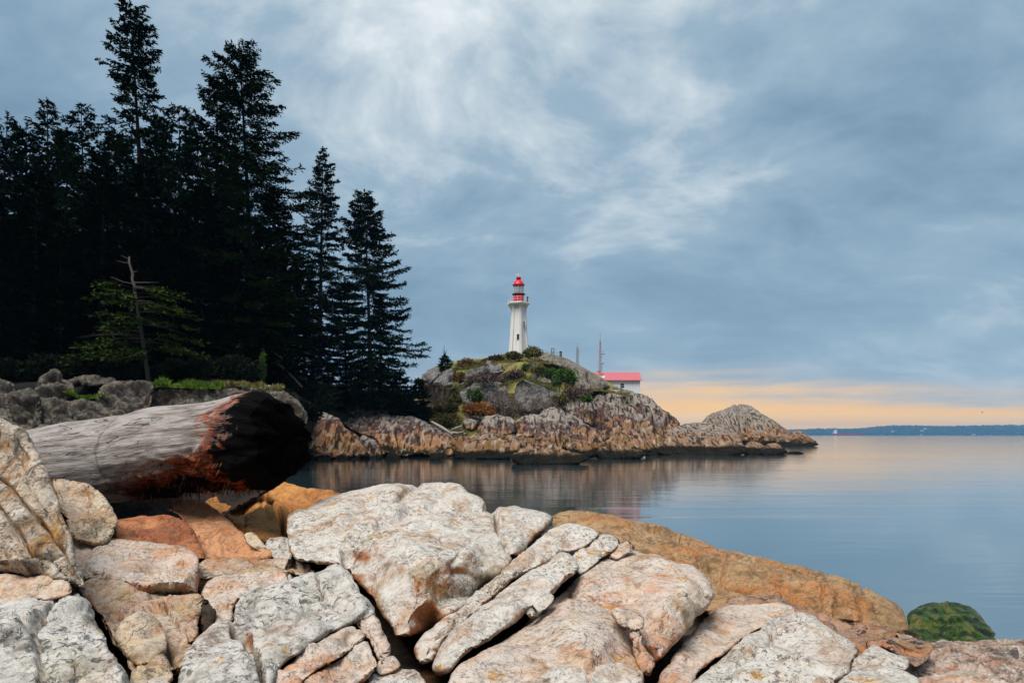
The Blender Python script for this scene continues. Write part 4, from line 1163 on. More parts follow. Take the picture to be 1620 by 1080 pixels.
srock('shore_headland', 'farthest pale dome of rock on the point', M['shore_point'],
      [(1110, 672), (1116, 661), (1130, 652), (1148, 646), (1163, 639), (1175, 639), (1191, 643), (1208, 654), (1225, 665), (1241, 677), (1254, 686), (1258, 695), (1254, 704), (1203, 706), (1185, 706), (1170, 700), (1150, 690), (1125, 682)],
      215, 185, R=5.0, Rd=8.0, thick=14, amp=0.6, strata=((0.9, 0.1, -1), 6.0, 0.35), unit=16, autocrack=0.7, facet=0.4, cracks=[([(1172, 680), (1178, 692), (1195, 702)], 4, 4.0), ([(1166, 641), (1172, 660), (1171, 680)], 2, 1.2)])
srock('shore_headland', 'low tapering tail of rock at the tip of the point', M['shore_low'],
      [(1225, 700), (1241, 687), (1262, 680), (1272, 684), (1286, 694), (1295, 703), (1280, 707), (1237, 709), (1205, 708)], 200, 178, R=1.8, Rd=2.0, thick=6, amp=0.6, unit=12, strata=SS)
srock('shore_boulder', 'mustard topped boulder beside the round black one off the point', M['shore_low'],
      [(1176, 716), (1180, 703), (1191, 698), (1204, 702), (1212, 712), (1208, 720), (1186, 722)], 112, 104, R=1.0, thick=2.5)
srock('shore_boulder', 'round dark boulder with mustard top standing in the water', M['shore_low'],
      [(1203, 716), (1206, 708), (1214, 703), (1226, 701), (1238, 706), (1245, 716), (1236, 721), (1210, 721)], 110, 103, R=1.1, thick=2.5)
srock('shore_boulder', 'flat black rock just awash at the end of the boulders', M['shore_low'],
      [(1242, 718), (1248, 715), (1256, 713), (1267, 715), (1272, 718), (1258, 720), (1247, 720)], 112, 106, R=0.35, Rd=0.4, thick=1.5, amp=0.1, facet=0.05)

# ------------------------------------------------------------------ islet hill
hill = srock('islet_hill', None, M['turf'],
      [(640, 700), (655, 640), (663, 606), (672, 594), (690, 583), (720, 574), (760, 570), (800, 560), (822, 557), (850, 555), (878, 561), (905, 571), (935, 587), (960, 603), (990, 620), (1020, 632), (1050, 655), (1060, 690), (1000, 705), (900, 712), (700, 712)],
      150, 112, R=8.0, Rd=12.0, thick=26, amp=1.6, facet=0.5, ncell=30, unit=22, autocrack=0.0, cat=None, fine=0.15, inner=[(985, 665, -16, 70), (880, 690, -6, 60)], chip=0.0)
struct(hill, label='grassy rocky hill of the lighthouse islet')
def hrock(label, pts, dt, db, mat='hill_rock', **kw):
    k = dict(R=1.4, Rd=1.8, thick=5.0, step=1.5, amp=0.7, facet=0.45, fine=0.14, ncell=8, autocrack=0.5, unit=9.0)
    k.update(kw)
    srock('hill_outcrop', label, M[mat], pts, dt, db, **k)
hrock('smooth blue grey outcrop at the end of the hill above the firs', [(663, 611), (667, 596), (676, 586), (689, 577), (701, 575), (704, 584), (690, 598), (678, 608)], 139, 127)
hrock('rounded grey outcrop second along the hill from the firs', [(685, 610), (692, 595), (702, 586), (710, 581), (722, 587), (721, 600), (715, 611), (699, 612)], 133, 125)
hrock('pointed blue grey outcrop below the orange brown bush', [(722, 609), (729, 595), (747, 583), (763, 577), (775, 566), (788, 575), (800, 585), (783, 591), (763, 592), (744, 598), (730, 611)], 139, 125, facet=0.6)
hrock('long grey outcrop above the green round bush', [(722, 630), (732, 618), (741, 610), (753, 607), (766, 603), (781, 602), (799, 610), (805, 623), (803, 640), (780, 645), (740, 640)], 129, 119, strata=((0.2, 0, -1), 5.0, 0.3))
hrock('jagged mossy outcrop in the middle of the hill face', [(813, 625), (821, 608), (841, 598), (851, 606), (870, 613), (885, 624), (888, 640), (868, 652), (838, 652), (818, 645)], 129, 118, facet=0.7)
hrock('broken white outcrop below the ivy bush', [(838, 596), (850, 586), (862, 587), (876, 592), (888, 603), (880, 609), (865, 606), (848, 604)], 133, 127, 'hill_pale')
hrock('small white rock near the hilltop grass', [(835, 571), (843, 566), (850, 571), (855, 579), (845, 583), (838, 579)], 139, 135, 'hill_pale', R=0.9, Rd=1.2)
hrock('long bare pale rock shoulder falling towards the white house', [(850, 566), (860, 559), (878, 559), (901, 569), (921, 580), (945, 593), (964, 611), (952, 616), (936, 619), (915, 624), (908, 612), (909, 595), (892, 583), (868, 575)],
      146, 128, 'hill_pale', R=3.0, Rd=4.0, cracks=[([(930, 590), (938, 603), (935, 612)], 2, 1.2), ([(912, 600), (922, 612), (918, 622)], 1.5, 0.8), ([(941, 605), (950, 603)], 1.5, 0.8)])
hrock('low grey rock between bare shoulder and streaked dome', [(945, 622), (955, 613), (975, 612), (995, 618), (1012, 626), (1000, 632), (970, 630)], 138, 130, 'hill_pale', R=1.5)
hrock('low rock holding the far corner of the white house', [(1000, 632), (1012, 625), (1028, 629), (1040, 640), (1034, 650), (1010, 646)], 150, 140, 'hill_pale', R=1.5)

# ------------------------------------------------------------------ wooded bank with its bluff
def front_d(px):
    return np.interp(px, [-200, 330, 430, 520, 600, 700], [50, 52, 66, 100, 112, 116])
def top_y(px):
    return np.interp(px, [-200, 0, 115, 230, 330, 440, 480, 540, 640, 700], [606, 606, 606, 610, 606, 612, 640, 652, 655, 672])
def bank_z(px, d):
    fd = front_d(px)
    z0 = EYE + (HZ - top_y(px)) / F * fd
    s = np.clip(d - fd, 0, 70)
    return z0 + 0.10 * s + 0.0012 * s * s * np.clip((640 - px) / 300, 0, 1)
us = np.linspace(-420, 700, 120)
vsn = np.concatenate([np.zeros(1), np.linspace(0, 3, 8)[1:], np.linspace(3, 75, 26)[1:]])
V = []
for v_ in vsn:
    for u in us:
        fd = front_d(u)
        d = fd + v_
        V.append(((u - CX) / F * d, d, bank_z(u, d) - 0.6 * math.exp(-v_)))
base_row = [((u - CX) / F * (front_d(u) - 0.4), front_d(u) - 0.4, -1.0) for u in us]
V = np.array(base_row + V)
V[len(us):, 2] += 0.35 * fbm(V[len(us):] * 0.3, 4, 4)
nu = len(us)
fa = np.array([(k * nu + j, k * nu + j + 1, (k + 1) * nu + j + 1, (k + 1) * nu + j) for k in range(len(vsn)) for j in range(nu - 1)])
struct(mesh_obj('wooded_bank_ground', V, fa, M['floor']), label='dark forest floor of the wooded bank')

def brock(label, pts, dt, db, mat='bluff', **kw):
    k = dict(chip=0.10, R=0.3, Rd=0.5, thick=3.0, step=2.0, amp=0.3, facet=0.22, ncell=9, autocrack=0.3, unit=4.0, slope=0.45, fine=0.05)
    k.update(kw)
    pts = np.array(pts, float)
    c_ = pts.mean(0)
    srock('bluff_rock', label, M[mat], c_ + (pts - c_) * 1.14, dt, db, **k)
brock('dark grey bluff rock at the frame edge above the cleaved face', [(-60, 640), (-30, 615), (0, 606), (18, 612), (22, 640), (16, 668), (0, 690), (-60, 690)], 48, 45)
brock('pale faceted bluff rock second from the frame edge', [(8, 640), (14, 625), (35, 617), (60, 630), (65, 653), (58, 680), (30, 688), (14, 668)], 47.5, 44.5, facet=0.4)
brock('tall split grey bluff rock above the log thin end', [(58, 626), (64, 600), (74, 593), (88, 591), (110, 608), (116, 628), (98, 642), (78, 640)], 49, 47, facet=0.4)
brock('low brown bluff rock below the tall split one', [(57, 645), (70, 635), (90, 632), (112, 643), (116, 664), (106, 688), (66, 692)], 47, 44)
brock('squat mottled bluff rock left of the striped rocks', [(112, 645), (120, 636), (134, 633), (158, 640), (170, 652), (186, 664), (165, 684), (120, 688)], 47, 44)
brock('leaning cracked bluff rock under the bank grass', [(155, 632), (160, 618), (176, 608), (200, 606), (222, 605), (236, 612), (233, 640), (224, 668), (195, 682), (178, 672), (166, 648)], 49, 45, strata=((0.5, 0, -1), 5.0, 0.12))
brock('smooth round topped bluff rock behind the log middle', [(222, 676), (226, 650), (236, 630), (258, 620), (290, 617), (330, 617), (372, 620), (395, 628), (398, 645), (330, 668), (260, 690)], 50, 46, strata=((0.35, 0, -1), 4.0, 0.12), amp=0.4)
brock('tiny pale rock on the bank edge above the split bluff rock', [(113, 604), (122, 596), (150, 593), (178, 598), (182, 606), (150, 610), (120, 609)], 51, 50, R=0.4, Rd=0.5, thick=1.2)
brock('grey hump of rock between bluff and burnt log end', [(376, 640), (392, 622), (420, 616), (446, 622), (470, 640), (480, 660), (470, 690), (380, 690)], 60, 55)

# low dry-stone wall on the bank edge
wall = empty('stone_wall', P3(408, 622, 56.5), 'low wall of pale stones on the bank above the burnt log end', 'wall')
wo = np.array(wall.location)
rw = random.Random(5)
proto = None
for row in range(3):
    x = 380 + row * 3
    while x < 436 - row * 4:
        w = rw.uniform(4.5, 8.0)
        c = P3(x + w / 2, 620.5 - row * 5.2 + (x - 400) * 0.06, 56.5)
        if proto is None:
            mb = MB()
            mb.lathe((0, 0, 0), [(0.30, -0.5), (0.47, -0.36), (0.5, 0.0), (0.46, 0.36), (0.28, 0.5)], 7, 0.3)
            proto = mb.build('stone', M['pebble'], wall, False)
            o = proto
        else:
            o = proto.copy()
            COL.objects.link(o)
            o.parent = wall
        o.location = tuple(c - wo)
        o.scale = (w * 0.052 * 0.97, 0.34, 0.255)
        o.rotation_euler = (0, rw.uniform(-0.1, 0.1), 0)
        x += w

# ------------------------------------------------------------------ driftwood log
E0 = np.array([(445 - CX) / F * 8.5, 8.5, 2.95])            # middle of the burnt open end
ax = np.array([1.0, -0.45, 0.105])
ax /= np.linalg.norm(ax)
up = np.array([0, 0, 1.0]) - ax * ax[2]
up /= np.linalg.norm(up)
sd_ = np.cross(up, ax)
logr = empty('driftwood_log', E0 + np.array([0, 0, -0.6]), 'huge silver driftwood log with red stripped underside and charred open end', 'log')
from mathutils import Matrix
rotm = Matrix((tuple(ax), tuple(sd_), tuple(up))).transposed().to_4x4()
nA, nS = 150, 150
LL = 6.3
S_ = np.linspace(-LL, 0, nS)
TH = np.linspace(0, 2 * math.pi, nA, endpoint=False)
SG, TG = np.meshgrid(S_, TH, indexing='ij')
rad = 0.60 + 0.015 * np.sin(SG * 1.3) + 0.0 * SG
rad = rad + 0.05 * np.exp(-((SG + 0.35) / 0.5) ** 2) + 0.03 * np.exp(-((SG + 2.0) / 0.5) ** 2)
y_, z_ = np.cos(TG), np.sin(TG)
Pn = np.stack([SG.ravel() * 0.5, y_.ravel() * 1.1, z_.ravel() * 1.1], 1)
rad = rad + (0.035 * fbm(Pn * 1.5, 3, 31) + 0.012 * fbm(np.stack([SG.ravel() * 0.8, y_.ravel() * 7, z_.ravel() * 7], 1), 3, 33)).reshape(rad.shape)
# scar ring, a hollow knot on the upper side, ragged stripped zone below
rad -= 0.022 * np.exp(-((SG + 2.62 + 0.12 * np.sin(3 * TG) + 0.06 * np.sin(11 * TG)) / 0.05) ** 2) * (0.5 + 0.5 * np.sin(5 * TG + 1))
kn = np.exp(-((SG + 1.35) / 0.42) ** 2 - ((TG - 3.55) / 0.16) ** 2)
rad -= 0.10 * kn
rag = 1 / (1 + np.exp(-(-z_ * 0.6 - 0.18 + 0.20 * (SG + 2.0)) * 14)) * (1 / (1 + np.exp(-(SG + 2.6) * 5)))
rad -= (0.05 + 0.05 * fbm(np.stack([SG.ravel() * 5, y_.ravel() * 5, z_.ravel() * 5], 1), 4, 37).reshape(rad.shape)) * rag
# broken rim
xs = SG + np.clip((SG + 0.6) / 0.6, 0, 1) * (0.11 * fbm(np.stack([np.zeros(rad.size), y_.ravel() * 2.2, z_.ravel() * 2.2], 1), 4, 41).reshape(rad.shape) + 0.10 * (y_ > 9) - 0.18 * np.clip(z_, 0, 1) * 0.5)
rad = rad * (1 - 0.06 * np.clip((SG + 1.0) / 1.0, 0, 1)) * (1 - 0.14 * np.clip((SG + 0.28) / 0.28, 0, 1) ** 2) + np.clip((SG + 0.7) / 0.7, 0, 1) * 0.035 * fbm(np.stack([SG.ravel() * 2, y_.ravel() * 3.5, z_.ravel() * 3.5], 1), 3, 61).reshape(rad.shape)
VL = np.stack([xs.ravel(), (rad * y_).ravel(), (rad * z_).ravel()], 1)
fl = [(i * nA + j, i * nA + (j + 1) % nA, (i + 1) * nA + (j + 1) % nA, (i + 1) * nA + j) for i in range(nS - 1) for j in range(nA)]
fl.append(tuple(range(nA - 1, -1, -1)))
def log_part(name, v, f, mat, smooth=True):
    o = mesh_obj(name, v, f, mat, logr, smooth)
    m4 = rotm.copy()
    m4.translation = Vector((0, 0, 0.6))
    o.matrix_local = m4
    return o
trunk = log_part('trunk', VL, fl, M['log'])
# burnt hollow that closes the open end
rings = [VL[-nA:]]
for k, (q, dx) in enumerate([(0.95, 0.05), (0.86, 0.08), (0.72, 0.10), (0.52, 0.11), (0.30, 0.11), (0.08, 0.11)]):
    r0 = VL[-nA:].copy()
    rr0 = np.linalg.norm(r0[:, 1:], axis=1)
    bl = (k + 1) / 6.0
    ring = np.c_[r0[:, 0] * (1 - bl), r0[:, 1:] / rr0[:, None] * (q * (rr0 * (1 - bl) + rr0.mean() * bl))[:, None]]
    ring[:, 1:] += 0.02 * np.c_[perlin(ring * 6 + k, 71), perlin(ring * 6 + k + 9, 72)]
    nz_ = fbm(ring * 7.0 + 3 * k, 3, 51)
    ring[:, 0] = r0[:, 0] * (1 - (k + 1) / 8) + dx + 0.07 * nz_
    rings.append(ring)
VC = np.vstack(rings)
fc = [(i * nA + j, i * nA + (j + 1) % nA, (i + 1) * nA + (j + 1) % nA, (i + 1) * nA + j) for i in range(len(rings) - 1) for j in range(nA)]
fc.append(tuple((len(rings) - 1) * nA + j for j in range(nA)))
o = log_part('burnt_hollow', VC, fc, M['char'])
o['label'] = 'charred hollow end'
# shreds of bark hanging from the stripped underside
rf = np.random.default_rng(3)
fv, ff = [], []
for k in range(600):
    s = -2.75 + 2.3 * rf.random() ** 0.9
    th = rf.uniform(math.pi * 1.03, math.pi * 1.72)
    if rf.random() < 0.45:
        th = rf.normal(math.pi * 1.5, 0.12)
    i0 = int(np.clip((s + LL) / LL * (nS - 1), 0, nS - 1))
    j0 = int(th / (2 * math.pi) * nA) % nA
    if rag[i0, j0] < 0.5:
        continue
    p = VL[i0 * nA + j0]
    nrm_ = np.array([0, math.cos(th), math.sin(th)])
    L = rf.uniform(0.02, 0.085) * (1.5 if abs(th - math.pi * 1.5) < 0.3 else 1.0)
    dr = nrm_ * 0.5 + np.array([rf.normal(0, 0.5), rf.normal(0, 0.2), -0.55])
    dr /= np.linalg.norm(dr)
    sdv = np.cross(dr, rf.normal(size=3))
    sdv /= np.linalg.norm(sdv)
    w = rf.uniform(0.003, 0.008)
    b0 = len(fv)
    fv += [p - sdv * w - nrm_ * 0.01, p + sdv * w - nrm_ * 0.01, p + dr * L * 0.6 + sdv * w * 0.8, p + dr * L + np.array([0, 0, -0.02])]
    ff += [(b0, b0 + 1, b0 + 2), (b0, b0 + 2, b0 + 3)]
fb = log_part('bark_fibres', fv, ff, M['fibre'], False)
fb['kind'] = 'stuff'
# ------------------------------------------------------------------ conifers
def quads(base, dirv, side, L, Wd):
    """kite leaves: base, dir, side (n,3), length and width (n,)"""
    n = len(base)
    a = base
    b_ = base + dirv * (L * 0.45)[:, None] + side * (Wd * 0.5)[:, None]
    c_ = base + dirv * L[:, None]
    d_ = base + dirv * (L * 0.45)[:, None] - side * (Wd * 0.5)[:, None]
    v = np.stack([a, b_, c_, d_], 1).reshape(-1, 3)
    f = np.arange(n * 4).reshape(n, 4)
    return v, f


def unit(v):
    return v / (np.linalg.norm(v, axis=-1, keepdims=True) + 1e-9)


def conifer(H, Rm, c0, seed, expo=0.8, wh=0.8, nb=6, lean=(0, 0), dens=1.0, leaf=0.36, gap=0.08, up_top=0.55, droop=0.25, trunk_r=None, sweep=None):
    r = np.random.default_rng(seed)
    lean = np.array([lean[0], lean[1], 0.0])
    tr = trunk_r or H * 0.0125
    def axis(t):
        return np.array([0, 0, H * t]) + lean * t ** 1.2
    pts = [axis(t) for t in np.linspace(-0.03, 1, 14)]
    mb = MB()
    mb.tube(pts, [max(0.02, tr * (1 - 0.96 * max(0, t)) * (1.25 if t < 0.02 else 1)) for t in np.linspace(-0.03, 1, 14)], 8)
    BV, BF, LV, LF = [], [], [], []
    nbv = nlv = 0
    z = c0 * H
    k = 0
    while z < H * 0.985:
        t = z / H
        u = (t - c0) / (1 - c0)
        prof = (1 - u) ** expo * (0.55 + 0.45 * min(1, u / 0.16)) + 0.03
        cnt = max(2, int(round(nb * (1.0 if u < 0.8 else 0.8))))
        a0 = r.uniform(0, 6.28)
        for j in range(cnt):
            if r.random() < gap:
                continue
            L = Rm * prof * r.uniform(0.5, 1.15)
            if sweep is not None:
                L *= 1.0
            L = max(L, 0.35)
            az_ = a0 + 6.283 * j / cnt + r.normal(0, 0.3)
            pitch = -0.22 + (up_top + 0.22) * u ** 1.1 + r.normal(0, 0.09)
            hd = np.array([math.cos(az_), math.sin(az_), 0])
            if sweep is not None:
                hd = unit(hd + np.array(sweep) * 0.35)
            m_ = max(4, int(L / 0.45))
            s = np.linspace(0, 1, m_ + 1)
            p0 = axis(min(1, t + r.uniform(-0.006, 0.006)))
            curve = p0 + hd * (L * s)[:, None] * math.cos(pitch)
            curve[:, 2] += L * s * math.sin(pitch) - droop * L * (s ** 1.6 - 0.75 * s ** 3.2)
            # limb as a thin three-sided bar
            br = max(0.012, tr * 0.16 * (1 - u) + 0.008)
            sidev = np.cross(hd, (0, 0, 1))
            for q in range(m_):
                w1, w2 = br * (1 - s[q] * 0.85), br * (1 - s[q + 1] * 0.85)
                a, b2 = curve[q], curve[q + 1]
                BV += [a + sidev * w1, a - sidev * w1, a + np.array([0, 0, -w1]), b2 + sidev * w2, b2 - sidev * w2, b2 + np.array([0, 0, -w2])]
                BF += [(nbv, nbv + 1, nbv + 4, nbv + 3), (nbv + 1, nbv + 2, nbv + 5, nbv + 4), (nbv + 2, nbv, nbv + 3, nbv + 5)]
                nbv += 6
            # sprays
            ns = max(8, int(L / 0.085 * dens))
            ss = r.uniform(0.12, 1.0, ns)
            bp = np.stack([np.interp(ss, s, curve[:, i]) for i in range(3)], 1)
            sgn = np.where(r.random(ns) < 0.5, -1.0, 1.0)
            tw = unit(hd * r.uniform(0.5, 1.2, ns)[:, None] + sidev * (sgn * r.uniform(0.35, 1.0, ns))[:, None] + np.array([0, 0, 1.0]) * r.normal(-0.10, 0.12, ns)[:, None])
            tl = np.clip(L * 0.30 * (1.2 - ss) + 0.30, 0.3, 1.4) * r.uniform(0.6, 1.1, ns)
            per = 5
            fr_ = (np.arange(per) + 0.15) / per
            base = (bp[:, None, :] + tw[:, None, :] * (tl[:, None] * fr_[None])[:, :, None]).reshape(-1, 3)
            base[:, 2] -= 0.10 * (np.tile(fr_, ns) ** 2) * np.repeat(tl, per)
            dv = unit(np.repeat(tw, per, 0) + r.normal(0, 0.42, (ns * per, 3)) + np.array([0, 0, -0.10]))
            sv = unit(np.cross(dv, unit(np.array([0, 0, 1.0]) + r.normal(0, 0.45, (ns * per, 3)))))
            ll = leaf * r.uniform(0.6, 1.25, ns * per)
            v, f = quads(base, dv, sv, ll, ll * r.uniform(0.32, 0.52, ns * per))
            LV.append(v)
            LF.append(f + nlv)
            nlv += len(v)
        z += wh * r.uniform(0.7, 1.3) * (1.0 if u < 0.75 else 0.75)
        k += 1
    # leading shoot
    tip = axis(1.0)
    n = 26
    b0 = axis(0.97) + (tip - axis(0.97)) * r.random((n, 1))
    dv = unit(r.normal(0, 0.6, (n, 3)) + np.array([0, 0, 1.0]))
    sv = unit(np.cross(dv, r.normal(size=(n, 3))))
    v, f = quads(b0, dv, sv, np.full(n, leaf * 0.9), np.full(n, leaf * 0.3))
    LV.append(v)
    LF.append(f + nlv)
    return mb, (np.array(BV), BF), (np.vstack(LV), np.vstack(LF))


def plant_tree(label, tip, bx, d, Rpx, c0, seed, mat='fir', group='firs on the wooded bank', base_z=None, name='fir_tree', bark='bark', **kw):
    """tip = where the top shows in the frame, bx = foot, d = distance"""
    bz = bank_z(bx, d) if base_z is None else base_z
    foot = np.array([(bx - CX) / F * d, d, bz - 0.2])
    top = P3(tip[0], tip[1], d)
    H = top[2] - foot[2]
    root = empty(name, foot, label, 'tree', group)
    mb, (bv, bf), (lv, lf) = conifer(H, Rpx * d / F, c0, seed, lean=(top[0] - foot[0], 0.0), **kw)
    mb.build('trunk', M[bark], root, True)
    nb_ = len(bv)
    cr = mesh_obj('crown', np.vstack([bv, lv]), np.vstack([np.array(bf), lf + nb_]), M[bark], root, False)
    cr.data.materials.append(M[mat])
    cr.data.polygons.foreach_set('material_index', np.r_[np.zeros(len(bf), np.int32), np.ones(len(lf), np.int32)])
    return root, H

TG_ = 'firs on the wooded bank'
plant_tree('tallest fir with an open ragged top reaching the frame edge', (205, -2), 238, 64, 78, 0.22, 1, expo=0.42, wh=0.82, nb=6, gap=0.10, dens=1.1, up_top=0.7)
plant_tree('broad dense tall fir with the widest dark crown', (378, 66), 405, 68, 122, 0.12, 2, expo=0.48, wh=0.78, nb=7, gap=0.06, dens=1.1, up_top=0.6)
plant_tree('slender leading fir leaning close against the broad dense fir', (343, 118), 346, 72, 70, 0.2, 3, expo=0.5, wh=1.0, nb=5, gap=0.12)
plant_tree('narrow pointed fir second from the water', (511, 234), 505, 104, 64, 0.12, 4, expo=0.6, wh=0.9, nb=7, gap=0.06, dens=1.0, leaf=0.42, bark='bark_grey')
plant_tree('fir nearest the islet with drooping boughs over the water', (576, 300), 588, 108, 98, 0.08, 5, expo=0.62, wh=0.95, nb=8, gap=0.08, dens=1.05, leaf=0.44, droop=0.38, bark='bark_grey')
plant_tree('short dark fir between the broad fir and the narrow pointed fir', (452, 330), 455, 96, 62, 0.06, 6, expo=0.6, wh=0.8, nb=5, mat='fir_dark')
plant_tree('spire topped fir at the frame edge, leaning out of the picture', (12, 178), -6, 66, 96, 0.1, 7, expo=0.6, nb=5)
plant_tree('fir with a clean pointed top second from the frame edge', (74, 157), 82, 68, 88, 0.08, 8, expo=0.62, nb=5, dens=1.1)
plant_tree('ragged fir just left of the tallest fir', (128, 166), 140, 66, 96, 0.08, 9, expo=0.5, nb=5, gap=0.12)
plant_tree('fir with a rounded top in the gap right of the tallest fir', (283, 168), 290, 74, 80, 0.08, 10, expo=0.5, nb=5, gap=0.1)
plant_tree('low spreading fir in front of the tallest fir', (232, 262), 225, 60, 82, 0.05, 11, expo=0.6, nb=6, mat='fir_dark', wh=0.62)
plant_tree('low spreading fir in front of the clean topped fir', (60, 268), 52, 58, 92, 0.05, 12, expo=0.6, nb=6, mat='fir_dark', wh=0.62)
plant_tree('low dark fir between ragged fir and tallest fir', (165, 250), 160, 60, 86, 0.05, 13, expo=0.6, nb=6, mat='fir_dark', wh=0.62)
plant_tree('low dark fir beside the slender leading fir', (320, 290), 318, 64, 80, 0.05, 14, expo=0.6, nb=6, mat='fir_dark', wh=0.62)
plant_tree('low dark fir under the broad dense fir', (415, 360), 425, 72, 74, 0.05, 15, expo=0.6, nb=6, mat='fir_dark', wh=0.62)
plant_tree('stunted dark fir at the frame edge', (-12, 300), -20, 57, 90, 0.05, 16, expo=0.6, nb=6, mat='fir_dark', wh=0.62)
plant_tree('small dark fir between the two firs nearest the islet', (545, 440), 548, 108, 48, 0.04, 17, expo=0.7, nb=6, mat='fir_dark')
plant_tree('small bushy fir under the drooping fir', (632, 588), 640, 108, 30, 0.02, 18, expo=0.7, nb=6, wh=0.5, leaf=0.5)
plant_tree('knee high young fir at the foot of the narrow pointed fir', (519, 598), 520, 104, 20, 0.05, 19, expo=0.8, nb=6, wh=0.45, mat='fir_lit', leaf=0.4)
plant_tree('small dark fir at the islet end of the bank', (662, 600), 664, 112, 28, 0.02, 20, expo=0.75, nb=6, wh=0.5, leaf=0.5)

FIR_LABELS = ['black fir half out of the frame behind the edge firs', 'black fir behind the spire topped and clean pointed firs', 'black fir behind the clean pointed and ragged firs', 'black fir right behind the trunk of the tallest fir',
              'black fir behind the round topped fir in the gap', 'black fir behind the slender leading fir', 'black fir behind the trunk of the broad dense fir', 'black fir in the dark notch right of the broad dense fir',
              'low black fir above the dead topped fir, on its left', 'low black fir right of the dead topped fir', 'low black fir near the frame edge above the bluff', 'low black fir at the foot of the broad dense fir',
              'black fir left of the narrow pointed fir trunk', 'black fir behind the drooping fir nearest the islet', 'lowest black fir above the tall split bluff rock', 'low black fir just behind the dead topped fir']
for k, (tx_, ty_, bx_, d_, rp) in enumerate([(-30, 195, -30, 84, 95), (42, 196, 42, 86, 92), (106, 204, 105, 84, 92), (180, 205, 188, 88, 88), (252, 190, 258, 90, 80), (312, 185, 314, 92, 76), (365, 260, 366, 92, 66), (432, 300, 436, 100, 58),
                                             (150, 330, 150, 62, 90), (280, 330, 276, 64, 86), (20, 350, 22, 60, 90), (370, 380, 372, 66, 80), (480, 400, 482, 112, 52), (600, 470, 603, 118, 46), (95, 370, 96, 58, 84), (220, 380, 214, 59, 80)]):
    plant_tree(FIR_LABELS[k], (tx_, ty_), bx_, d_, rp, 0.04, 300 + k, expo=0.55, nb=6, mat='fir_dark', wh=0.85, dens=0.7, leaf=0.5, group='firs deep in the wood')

# dead-topped young fir in front of the dark wood
foot = np.array([(236 - CX) / F * 53.5, 53.5, bank_z(236, 53.5) - 0.1])
top = P3(204, 406, 53.5)
Hs = top[2] - foot[2]
sn = empty('dead_topped_fir', foot, 'young fir with a bare dead top and yellow green boughs', 'tree')
mb = MB()
lx = top[0] - foot[0]
mb.tube([(lx * abs(t) ** 1.1, 0, Hs * t) for t in np.linspace(-0.02, 0.74, 10)], [0.17 * (1 - 0.5 * t) for t in np.linspace(0, 0.74, 10)], 9)
mb.build('trunk', M['bark_grey'], sn, True)
mb = MB()
kr = [0.0, 0.05, -0.04, 0.06, 0.0, -0.05, 0.02]
mb.tube([(lx * t ** 1.1 + kr[i], 0.5 * kr[i], Hs * t) for i, t in enumerate(np.linspace(0.735, 1, 7))], [0.115, 0.13, 0.10, 0.11, 0.085, 0.09, 0.05], 8)
mb.build('dead_top', M['dead'], sn, True)
rs = np.random.default_rng(77)
LV, LF, n0 = [], [], 0
for k in range(84):
    t = rs.uniform(0.2, 0.78)
    az_ = rs.choice([math.pi, 0.0, -math.pi / 2]) + rs.normal(0, 0.6)
    L = rs.uniform(2.2, 5.2) * (1 - 0.55 * max(0, t - 0.3))
    hd = np.array([math.cos(az_), math.sin(az_), 0])
    sv0 = np.cross(hd, (0, 0, 1))
    s = np.linspace(0, 1, 8)
    p0 = np.array([lx * t, 0, Hs * t])
    cv = p0 + hd * (L * s)[:, None]
    cv[:, 2] += L * (0.10 * s - 0.22 * s ** 2) + rs.normal(0, 0.05)
    bm_ = MB()
    bm_.tube(cv, list(0.035 * (1 - 0.85 * s)), 5)
    bare = rs.random() < 0.22
    bm_.build('bare_bough' if bare else 'bough', M['bark_grey'] if bare else M['bark'], sn, True)
    if bare:
        continue
    ns = int(L * 26)
    ss = rs.uniform(0.3, 1, ns)
    bp = np.stack([np.interp(ss, s, cv[:, i]) for i in range(3)], 1)
    tw = unit(hd * 0.8 + sv0 * rs.uniform(-1, 1, ns)[:, None] + np.array([0, 0, 1.0]) * rs.normal(0, 0.15, ns)[:, None])
    base = bp + tw * rs.uniform(0, 0.7, ns)[:, None] * 0.9
    dv = unit(tw + rs.normal(0, 0.35, (ns, 3)))
    sv = unit(np.cross(dv, np.array([0, 0, 1.0]) + rs.normal(0, 0.4, (ns, 3))))
    ll = rs.uniform(0.2, 0.42, ns)
    v, f = quads(base, dv, sv, ll, ll * 0.42)
    LV.append(v); LF.append(f + n0); n0 += len(v)
mesh_obj('crown', np.vstack(LV), np.vstack(LF), M['fir_lit'], sn, False)
for t, dx, dz in [(0.95, -0.9, 0.12), (0.88, 0.7, 0.05), (0.80, 2.2, -0.05), (0.79, -1.6, 0.5), (0.765, 1.9, -0.35), (0.985, -0.5, 0.2)]:
    mb = MB()
    p0 = np.array([lx * t, 0, Hs * t])
    mb.tube([p0, p0 + np.array([dx * 0.5, -0.1, dz * 0.3]), p0 + np.array([dx, -0.3, dz])], [0.04, 0.028, 0.01], 5)
    mb.build('dead_branch', M['dead'], sn, True)

